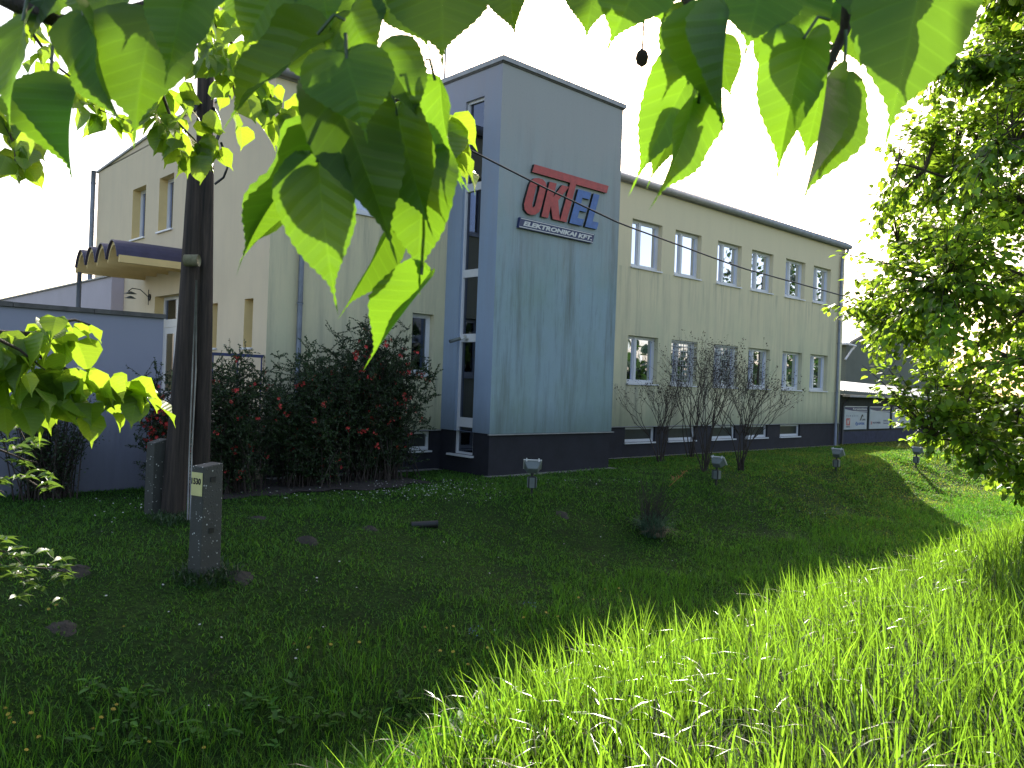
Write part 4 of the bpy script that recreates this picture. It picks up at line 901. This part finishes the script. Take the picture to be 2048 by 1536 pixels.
H(brD, 1600, -20, 1600, 150, 130, .58, .57, 0, .1); H(brD, 1700, 0, 1725, 150, 90, .59, .59, 0, .5); H(brD, 1850, -70, 1772, 292, 235, .50, .49, 0, .25, (1800, -110)); H(brD, 1740, -70, 1745, 110, 170, .54, .54, 2, .0); H(brD, 1640, -60, 1680, 60, 140, .6, .6, 1, .2)
H(brD, 1560, 60, 1545, 190, 90, .6, .6, 1, .3)
m = MB(); c = P(1284, 116, .56); m.tube([P(1290, 10, .57), P(1287, 60, .565), c], .0009, 5); 
m.tube([c+_Y*.0065, c+_Y*.004, c, c-_Y*.004, c-_Y*.0065], [.0008, .0038, .0048, .0038, .0006], 10); m.build('seed_ball', M['seed'], brC, True)
for (px, py) in ((1655, 90), (1640, 120), (1668, 110), (1382, 90), (1385, 160), (1375, 130)):
    m = MB(); q = P(px, py, .57)
    for k in range(5): m.tube([q, q+Vector((random.uniform(-.006, .006), random.uniform(-.006, .006), random.uniform(-.012, .002)))], .0009, 4)
    m.build('flower_bud', M['elder'], brD if px > 1500 else brC)
# sprays of smaller leaves, 1.6 to 3 m away
def spray(par, path, n, L, spread=.10, droop=.6, meshes=SML, jit=.5, name='leaf', up=.5):
    path = [Vector(p) for p in path]; seg = [(path[i+1]-path[i]).length for i in range(len(path)-1)]; tot = sum(seg)
    for k in range(n):
        s = tot*((k+random.random())/n)**.8; i = 0
        while i < len(seg)-1 and s > seg[i]: s -= seg[i]; i += 1
        p = path[i].lerp(path[i+1], min(1, s/seg[i])); t = (path[i+1]-path[i]).normalized()
        side = Vector((random.gauss(0, 1), random.gauss(0, 1), random.gauss(-.6, .5))).normalized()
        b = p+side*spread*random.uniform(.2, .8); d = (side*.7+t*.4+Vector((0, 0, -droop*random.uniform(.3, 1.4)))).normalized()
        nn = Vector((random.gauss(0, jit), random.gauss(0, jit), up+random.random())).normalized()
        if random.random() < .72: nn = (sd*1.0+Vector((random.gauss(0, .45), random.gauss(0, .45), random.gauss(0, .3)))).normalized()
        l = L*random.uniform(.6, 1.15); place_leaf(par, random.choice(meshes), b, b+d*l, nn, l*random.uniform(.8, 1.0), name)
random.seed(5)
def limb(px_path, D0, D1, r, n, L, spread=.10, **k):
    m_ = len(px_path); pts = [P(x, y, D0+(D1-D0)*i/(m_-1)) for i, (x, y) in enumerate(px_path)]
    b = branch(pts, r); spray(b, pts, n, L, spread, **k); return b
limb([(-90, 655), (0, 666), (70, 668), (105, 645), (150, 640), (180, 650)], 1.75, 1.9, .008, 26, .08, .08)
limb([(-60, 690), (40, 690), (110, 730), (170, 750), (210, 790)], 1.8, 1.95, .006, 32, .08, .10)
limb([(-80, 720), (0, 735), (60, 770), (110, 790)], 1.75, 1.85, .006, 30, .09, .10)
limb([(110, 730), (180, 755), (230, 765), (280, 778), (300, 790)], 1.85, 2.0, .004, 18, .078, .06)
limb([(-40, 660), (40, 700), (90, 740)], 1.7, 1.8, .005, 12, .08, .08)
limb([(300, 120), (340, 230), (375, 265), (400, 290)], 2.4, 2.3, .006, 46, .085, .09)
limb([(440, 60), (520, 150), (560, 230), (590, 260)], 2.4, 2.5, .006, 30, .08, .08)
limb([(420, -60), (470, 190), (500, 230)], 2.6, 2.5, .005, 20, .08, .08)
limb([(390, -60), (425, 30), (440, 90), (440, 150)], 2.3, 2.2, .007, 44, .08, .11)
limb([(-100, 180), (0, 230), (30, 290), (30, 330)], 2.3, 2.2, .006, 30, .085, .07)
limb([(60, 60), (110, 130), (150, 160), (200, 220), (250, 240)], 2.5, 2.6, .005, 26, .085, .06)
limb([(40, 20), (200, 40), (250, 70)], 2.6, 2.6, .005, 26, .08, .10); limb([(560, -40), (640, 20), (700, 60)], 2.4, 2.4, .005, 26, .08, .12)
limb([(760, 180), (860, 240), (890, 300)], 1.2, 1.2, .003, 14, .085, .05)
# shrub with small pointed leaves at the left edge
esh = thing('leafy_shrub', 'shrub with small glossy pointed leaves reaching in at the left edge', 'shrub')
EL = [leaf_mesh('leaf', M['elder'], 30+i, False, .4, .3, .05) for i in range(2)]
def elimb(px_path, D0, D1, n, L=.05, spread=.035):
    m_ = len(px_path); pts = [P(x, y, D0+(D1-D0)*i/(m_-1)) for i, (x, y) in enumerate(px_path)]
    b = branch(pts, .005, esh)
    for k in range(n):
        s = (k+random.random())/n*(m_-1); i = min(m_-2, int(s)); p = pts[i].lerp(pts[i+1], s-i)
        c = p+Vector((random.gauss(0, spread), random.gauss(0, spread), random.gauss(0, spread)))
        a0 = random.uniform(0, 6.28)
        for q in range(4):
            a = a0+q*1.3; d = Vector((math.cos(a), math.sin(a), random.uniform(-.5, .3))).normalized(); l = L*random.uniform(.7, 1.2)
            place_leaf(b, random.choice(EL), c, c+d*l, Vector((random.gauss(0, .3), random.gauss(0, .3), 1)), l*.42)
elimb([(-60, 840), (0, 850), (40, 860), (60, 900)], 2.6, 2.8, 16); elimb([(-60, 880), (0, 900), (50, 920), (75, 925)], 2.7, 2.8, 12); elimb([(-40, 820), (20, 815), (50, 810)], 2.8, 2.9, 8)
elimb([(-60, 980), (-20, 970), (8, 985)], 2.7, 2.7, 6)
elimb([(-60, 1090), (0, 1100), (25, 1110), (45, 1130)], 2.6, 2.7, 12); elimb([(-60, 1140), (0, 1135), (60, 1135), (110, 1138), (145, 1148)], 2.6, 2.8, 18); elimb([(-20, 1120), (20, 1140), (55, 1165)], 2.6, 2.7, 10); 
elimb([(40, 950), (80, 975), (115, 970)], 3.6, 3.6, 6, .055)
m = MB(); sb = on_ground(-230, 1300); m.tube([sb-Vector((0, 0, .2)), P(-200, 1150, 2.8), P(-100, 1000, 2.7), P(-80, 850, 2.7)], [.03, .025, .015, .008], 8); m.build('stem', M['bark'], esh, True)

# ------------------------------------------------------------------ leaf clouds
def leaf_cloud(name, pos, dirs, nrm, size, aspect, mat, parent, kind='stuff'):
    n = len(pos); y = dirs/np.linalg.norm(dirs, axis=1, keepdims=True); x = np.cross(y, nrm); x /= np.linalg.norm(x, axis=1, keepdims=True)+1e-9; z = np.cross(x, y)
    tpl = np.array([(0, 0, 0), (0, .5, -.05), (0, 1, -.12), (-.42, .22, .06), (-.36, .62, .03), (.42, .22, .06), (.36, .62, .03)]); tr = np.array([(0, 1, 3), (1, 4, 3), (1, 2, 4), (0, 5, 1), (1, 5, 6), (1, 6, 2)])
    s = size[:, None, None]; V = pos[:, None]+s*(tpl[None, :, 0:1]*aspect*x[:, None]+tpl[None, :, 1:2]*y[:, None]+tpl[None, :, 2:3]*z[:, None])
    T = (np.arange(n)[:, None, None]*7+tr[None]).reshape(-1, 3)
    o = npmesh(name, V.reshape(-1, 3), T, mat, parent, tint=np.repeat(rng.uniform(-.8, .8, n), 7)); o['kind'] = kind; return o
def bez(a, b, c, n): return [a*(1-t)**2+b*2*t*(1-t)+c*t*t for t in [i/(n-1) for i in range(n)]]
n = len(WEEDS); a_ = rng.uniform(0, 2*PI, n)
tag(leaf_cloud('broad_weeds', WEEDS, np.stack([np.cos(a_), np.sin(a_), rng.uniform(-.1, .6, n)], -1), np.stack([-.3*np.cos(a_), -.3*np.sin(a_), np.ones(n)], -1), rng.uniform(.05, .13, n), .5, M['grass_far'], None), 'broad-leaved weeds among the long grass at the bottom left', 'weeds')
# unseen rest of the overhanging crown, added above the view to shade the large leaves
n = 800; q = []
for _ in range(n):
    D0 = random.uniform(.75, 3.2); q.append(tuple(P(random.uniform(-300, 2000), -60-abs(random.gauss(0, 420))-60/D0, D0)))
q = np.array(q); leaf_cloud('crown', q, rng.normal(0, .5, (n, 3))+np.array((0, 0, -.8)), rng.normal(0, .5, (n, 3))+np.array(sd), rng.uniform(.06, .10, n), .95, M['lime_small'], ltree)
# trees across the road behind the viewer, mirrored in the ground-floor windows
n = 9000; X = rng.uniform(-60, 110, n); hgt = 4.5+2.2*np.sin(X*.31)+1.5*np.sin(X*.83+1); q = np.stack([X, rng.normal(-36, 2, n), .5+hgt*rng.random(n)**.8], -1)
o = leaf_cloud('distant_trees', q, rng.normal(0, 1, (n, 3)), rng.normal(0, 1, (n, 3)), rng.uniform(.6, 1.3, n), .9, M['quince'], None); tag(o, 'row of dark trees across the road, mirrored in the ground-floor windows', 'trees')
# further limes of the same row, out of view, mirrored in the upper windows
mbt = MB(); q = []
for tx in (36, 43, 50, 58):
    mbt.tube([(tx, -13.5, .3), (tx, -13.4, 5), (tx, -13.5, 10)], [.22, .16, .05], 8)
    for _ in range(1400):
        v = Vector((random.gauss(0, 1), random.gauss(0, 1), random.gauss(0, 1))).normalized()*random.uniform(.4, 1)**.4; q.append((tx+v.x*3.3, -13.5+v.y*3, 8.2+v.z*6))
tr_ = mbt.build('lime_row', M['bark']); tag(tr_, 'further lime trees of the row along the bank, mirrored in the upper windows', 'trees', kind='stuff'); n = len(q)
leaf_cloud('crowns', np.array(q), rng.normal(0, 1, (n, 3)), rng.normal(0, 1, (n, 3)), rng.uniform(.2, .42, n), .95, M['quince'], tr_)
# right-hand lime tree
rt = thing('lime_tree', 'dense sunlit lime tree filling the right edge of the view', 'tree')
tc = Vector((-3.9, -13.35, .45)); cc = Vector((-3.85, -13.3, 5.2)); RX, RZ = 2.95, 4.35
m = MB(); m.tube([tc-Vector((0, 0, .3)), tc+Vector((0, .03, 1.2)), tc+Vector((.05, 0, 3)), tc+Vector((0, .05, 5.5)), tc+Vector((0, 0, 7.3))], [.2, .16, .13, .08, .03], 12); m.build('trunk', M['bark'], rt, True)
random.seed(99)
LP, LD, LN, LS = [], [], [], []
mbs = MB(); limbs = []
def crown_r(z): return float(np.interp(z, [.9, 1.6, 2.6, 4.1, 5, 6.15, 7.3, 8.4], [1.0, 1.85, 2.8, 2.65, 2.3, 1.6, 1.0, .2]))
for k in range(34):
    z = .55+6.4*(k/34); an = k*2.4+random.uniform(-.3, .3); 
    R_ = crown_r(tc.z+z+.5)*random.uniform(.72, .9)
    s = tc+Vector((0, 0, z)); e = Vector((cc.x+math.cos(an)*R_, cc.y+math.sin(an)*R_, s.z+R_*.35+random.uniform(-.2, .3)))
    pth = bez(s, (s+e)/2+Vector((0, 0, .25)), e, 9); m = MB(); m.tube(pth, [.045*(1-.85*i/8) for i in range(9)], 6); m.build('limb', M['bark'], rt, True); limbs.append(pth)
nt_ = 0
for k in range(3900):
    zz = random.uniform(1.0, 8.4); rel = abs((zz-5.0)/4.9); an = random.uniform(0, 2*PI); rad = random.uniform(.25, 1.0)**.5
    R_ = crown_r(zz)*rad*(.93+.13*math.sin(an*3+zz*1.3)*math.sin(an*5-zz*2.1+1)); v = Vector((math.cos(an), math.sin(an), 0))
    e = Vector((cc.x+v.x*R_, cc.y+v.y*R_, zz))
    if e.z < 1.15+.35*math.sin(an*4): continue
    best = min((p for pth in limbs for p in pth[2:]), key=lambda p: (p-e).length_squared+.6*max(0, p.z-e.z)**2)
    if (best-e).length > 1.35: continue
    mid = (best+e)/2+Vector((0, 0, .10)); path = bez(best, mid, e, 5); mbs.tube(path, [.009, .007, .005, .004, .002], 4, cap=False); nt_ += 1
    out = (e-best).normalized() if (e-best).length > .05 else v
    nl = random.randint(16, 26)
    for q in range(nl):
        t = .35+.65*(q/nl); p = path[min(4, int(t*4))].lerp(path[min(4, int(t*4)+1)], (t*4) % 1) if t < 1 else e
        sd_ = Vector((random.gauss(0, 1), random.gauss(0, 1), random.gauss(0, .35))).normalized()
        b = p+sd_*random.uniform(.02, .10); d = (sd_*.6+out*.5+Vector((0, 0, -random.uniform(.1, .8))))
        LP.append(tuple(b)); LD.append(tuple(d)); LN.append((random.gauss(0, .35)-.1, random.gauss(0, .35), 1)); LS.append(random.uniform(.055, .10))
mbs.build('twigs', M['bark'], rt)['kind'] = 'stuff'
LP, LD, LN, LS = map(np.array, (LP, LD, LN, LS))
dist = np.linalg.norm(LP-np.array(CAM), axis=1); front = np.argsort(dist)[:300]; 
# only leaves that can be seen from the front become single parts
fw = (LP-np.array(CAM))@np.array(_F); px = 1024+F_PX*((LP-np.array(CAM))@np.array(_X))/fw; vis = np.where(px < 2040)[0]; front = vis[np.argsort(dist[vis])[:300]]
mask = np.ones(len(LP), bool); mask[front] = False
TL = [leaf_mesh('leaf', M['lime_small'], 50+i, False, .3, .3, .08) for i in range(3)]
for i in front:
    b = Vector(LP[i]); d = Vector(LD[i]).normalized(); place_leaf(rt, random.choice(TL), b, b+d*LS[i]*1.1, Vector(LN[i]).normalized(), LS[i]*.95)
leaf_cloud('crown', LP[mask], LD[mask], LN[mask], LS[mask], .95, M['lime_small'], rt)

# flowering shrubs
def flowering_shrub(cx, cy_, rx, ry, h, nstem, seed, label, dens=1.0, red=22):
    r = random.Random(seed); t = thing('flowering_shrub', label, 'shrub', 'dark flowering shrubs along the office foot')
    st, lp, ld, ls, fl = MB(), [], [], [], []
    for k in range(nstem):
        a = r.uniform(0, 2*PI); q = r.random()**.6; b = Vector((cx+r.gauss(0, rx*.25), cy_+r.gauss(0, ry*.25), 0))
        hh = h*r.uniform(.45, 1.0)*(1.08-.35*q*q); e = Vector((cx+math.cos(a)*rx*q, cy_+math.sin(a)*ry*q, hh)); c = Vector((b.x+(e.x-b.x)*.35, b.y+(e.y-b.y)*.35, hh*.75))
        pth = bez(b, c, e, 8); st.tube(pth, [.012*(1-.8*i/7) for i in range(8)], 4, cap=False)
        for i in range(1, 8):
            for _ in range(4 if i < 7 else 4):
                o = Vector((r.gauss(0, 1), r.gauss(0, 1), r.gauss(.5, .7))).normalized(); l = r.uniform(.12, .38); tp = pth[i]+o*l; st.tube([pth[i], tp], .003, 3, cap=False)
                nl = int(r.randint(16, 26)*dens)
                for s in range(nl):
                    f = s/nl; p = pth[i].lerp(tp, f); dd = (o*.7+Vector((r.gauss(0, .7), r.gauss(0, .7), r.gauss(0, .7)))); lp.append(tuple(p)); ld.append(tuple(dd)); ls.append(r.uniform(.026, .052))
                if r.random() < red/(nstem*22): fl.append(pth[i].lerp(tp, .5))
    s_ = st.build('stems', M['twig'], t); s_['kind'] = 'stuff'
    lp, ld, ls = np.array(lp), np.array(ld), np.array(ls); leaf_cloud('foliage', lp, ld, rng.normal(0, 1, (len(lp), 3))+np.array((0, 0, .8)), ls, .55, M['quince'], t)
    fm = MB()
    for p in fl:
        for q in range(r.randint(2, 5)):
            c = p+Vector((r.gauss(0, .03), r.gauss(0, .03), r.gauss(0, .025)))
            for k in range(5):
                a = k*1.257+r.random(); w = .024; u1 = Vector((math.cos(a), -.35, math.sin(a)))*w; u2 = Vector((math.cos(a+.9), -.35, math.sin(a+.9)))*w; fm.poly([c, c+u1, c+(u1+u2)*.75, c+u2])
    if fl: fm.build('blossoms', M['petal_red'], t)['kind'] = 'stuff'
    return t
flowering_shrub(-4.95, -1.15, 1.45, .8, 3.3, 165, 3, 'tallest dark shrub with red blossoms, in front of the narrow window left of the tower', 1.1, 130)
flowering_shrub(-6.6, -1.3, 1.2, .75, 2.5, 120, 4, 'dark flowering shrub just right of the wooden pole', 1.1, 60)
flowering_shrub(-8.1, -1.5, .95, .7, 2.35, 70, 5, 'flowering shrub directly behind the wooden pole', 1.0, 40)
flowering_shrub(-9.2, -1.3, .6, .5, 2.3, 34, 6, 'sparser shrub with many red blossoms against the garden wall', .8, 120)
# dark upright bush by the wall, left
r = random.Random(12); t = thing('upright_bush', 'dense many-stemmed dark bush against the garden wall at the left', 'shrub'); st = MB(); lp, ld, ls = [], [], []
g = Vector((-10.95, -.85, 0))
for k in range(110):
    b = g+Vector((r.gauss(0, .16), r.gauss(0, .10), -.05)); e = b+Vector((r.gauss(0, .34), r.gauss(0, .15), r.uniform(.9, 1.9))); pth = bez(b, (b+e)/2+Vector((0, 0, .2)), e, 6); st.tube(pth, [.012*(1-.7*i/5) for i in range(6)], 4, cap=False)
    for i in range(1, 6):
        for _ in range(9): p = pth[i]+Vector((r.gauss(0, .06), r.gauss(0, .06), r.gauss(0, .08))); lp.append(tuple(p)); ld.append((r.gauss(0, 1), r.gauss(0, 1), r.gauss(0, .6))); ls.append(r.uniform(.03, .06))
st.build('stems', M['twig'], t)['kind'] = 'stuff'; leaf_cloud('foliage', np.array(lp), np.array(ld), rng.normal(0, 1, (len(lp), 3))+np.array((0, 0, .8)), np.array(ls), .6, M['quince'], t)
# bare shrubs
def bare_shrub(px, py, wl, wr, toppx, seed, label, n=7, dd=None):
    r = random.Random(seed); g = on_ground(px, py); D0 = (g-CAM).dot(_F); k = D0/F_PX; h = (py-toppx)*k
    t = thing('bare_shrub', label, 'shrub', 'bare twiggy shrubs in front of the office'); st = MB(); tips = []
    def grow(p, d, l, rad, lev):
        n_ = 4; pts = [p]; q = p; dv = d
        for i in range(n_): dv = (dv+Vector((r.gauss(0, .10), r.gauss(0, .10), .05))).normalized(); q = q+dv*l/n_; pts.append(q)
        st.tube(pts, [rad*(1-.5*i/n_) for i in range(n_+1)], 5 if lev < 2 else 3, cap=False)
        if lev >= 4 or l < .08: tips.append(q); return
        for c in range(r.choice((2, 3)) if lev < 3 else 2):
            o = (dv+Vector((r.gauss(0, .36), r.gauss(0, .36), r.gauss(.12, .2)))).normalized(); grow(pts[-1-(c % 2)] if lev else q, o, l*r.uniform(.6, .85), rad*.58, lev+1)
        if r.random() < .5: tips.append(q)
    for i in range(n):
        f = (i+.5)/n*2-1; sx = (wl if f < 0 else wr)*k*f*1.0; d = (_R*sx*.75+Vector((0, 0, h))+Vector((r.gauss(0, .12), r.gauss(0, .2), 0))*h*.5).normalized(); grow(g+Vector((r.gauss(0, .05), r.gauss(0, .05), -.05)), d, h*.39, .021, 0)
    st.build('twigs', M['twig'], t)['kind'] = 'stuff'
    sm = MB()
    for p in tips:
        if p.z < g.z+h*.45: continue
        for q in range(r.randint(1, 3)):
            c = p+Vector((r.gauss(0, .03), r.gauss(0, .03), r.gauss(0, .03))); w = r.uniform(.009, .020); sm.poly([c+Vector((w, 0, 0)), c+Vector((0, w, w*.5)), c+Vector((-w, 0, w))]); sm.poly([c+Vector((0, w, 0)), c+Vector((w*.5, -w, w)), c+Vector((0, 0, -w))])
    sm.build('seed_heads', M['seed'], t)['kind'] = 'stuff'
bare_shrub(1322, 925, 75, 70, 770, 31, 'leftmost bare twiggy shrub in front of the first ground-floor window', 8)
bare_shrub(1383, 915, 60, 60, 700, 32, 'tallest bare shrub, in front of the first grilled window', 7)
bare_shrub(1408, 942, 50, 90, 705, 33, 'bare shrub with forked stems in front of the second grilled window', 9)
bare_shrub(1478, 942, 40, 120, 750, 34, 'rightmost bare shrub, leaning right beside the tilted floodlight', 10)
# sedge clump with dry twigs
g = on_ground(1305, 1072); t = thing('sedge_clump', 'tuft of sedge and dry twigs on the slope below the bare shrubs', 'plant')
n = 700; a = rng.uniform(0, 2*PI, n); rr = rng.uniform(0, .24, n); o = blades('blades', g.x+np.cos(a)*rr, g.y+np.sin(a)*rr, rng.uniform(.2, .62, n), rng.uniform(.006, .013, n), .75, M['orn'], None, None, bend=.9, levels=4, z0=np.full(n, g.z-.02)); o.parent = t
n = 260; a = rng.uniform(0, 2*PI, n); rr = rng.uniform(0, .16, n); o = blades('dead_leaves', g.x+np.cos(a)*rr, g.y-.1+np.sin(a)*rr, rng.uniform(.15, .4, n), np.full(n, .011), .9, M['straw'], None, None, bend=1.3, levels=3, z0=np.full(n, g.z)); o.parent = t
r = random.Random(8); st = MB(); ub = g+Vector((.05, .1, .2))
for k in range(110): u_ = ub+Vector((r.gauss(0, .07), r.gauss(0, .07), -.1)); e = u_+Vector((r.gauss(.06, .26), r.gauss(0, .22), r.uniform(.25, 1.15))); st.tube(bez(u_, (u_+e)/2+Vector((r.gauss(0, .05), 0, .08)), e, 5), [.006, .005, .004, .003, .002], 3, cap=False)
st.build('dry_twigs', M['twig'], t)['kind'] = 'stuff'
st = MB(); b = P(1345, 962, (g-CAM).dot(_F)+.1); e = P(1374, 940, (g-CAM).dot(_F)+.1)
for k in range(26): c = b.lerp(e, r.random()); q = Vector((r.gauss(0, .02), r.gauss(0, .02), r.gauss(0, .015))); st.poly([c, c+q+Vector((.02, 0, .01)), c+q*2+Vector((0, 0, .03))])
st.tube([b-Vector((.1, 0, .1)), e], .004, 4); o = st.build('orange_leaves', M['orange'], t); o['kind'] = 'stuff'
# weeds round the foot of post and pole
for (px, py, n, lab) in ((410, 1150, 900, 'weeds round the foot of the concrete post'), (350, 1040, 900, 'weeds round the foot of the wooden pole')):
    g = on_ground(px, py); a = rng.uniform(0, 2*PI, n); rr = rng.uniform(.08, .36, n); blades('weeds', g.x+np.cos(a)*rr, g.y+np.sin(a)*rr-.05, rng.uniform(.05, .18, n), rng.uniform(.008, .018, n), .8, M['quince'], lab, 'weeds')
bpy.context.view_layer.update()
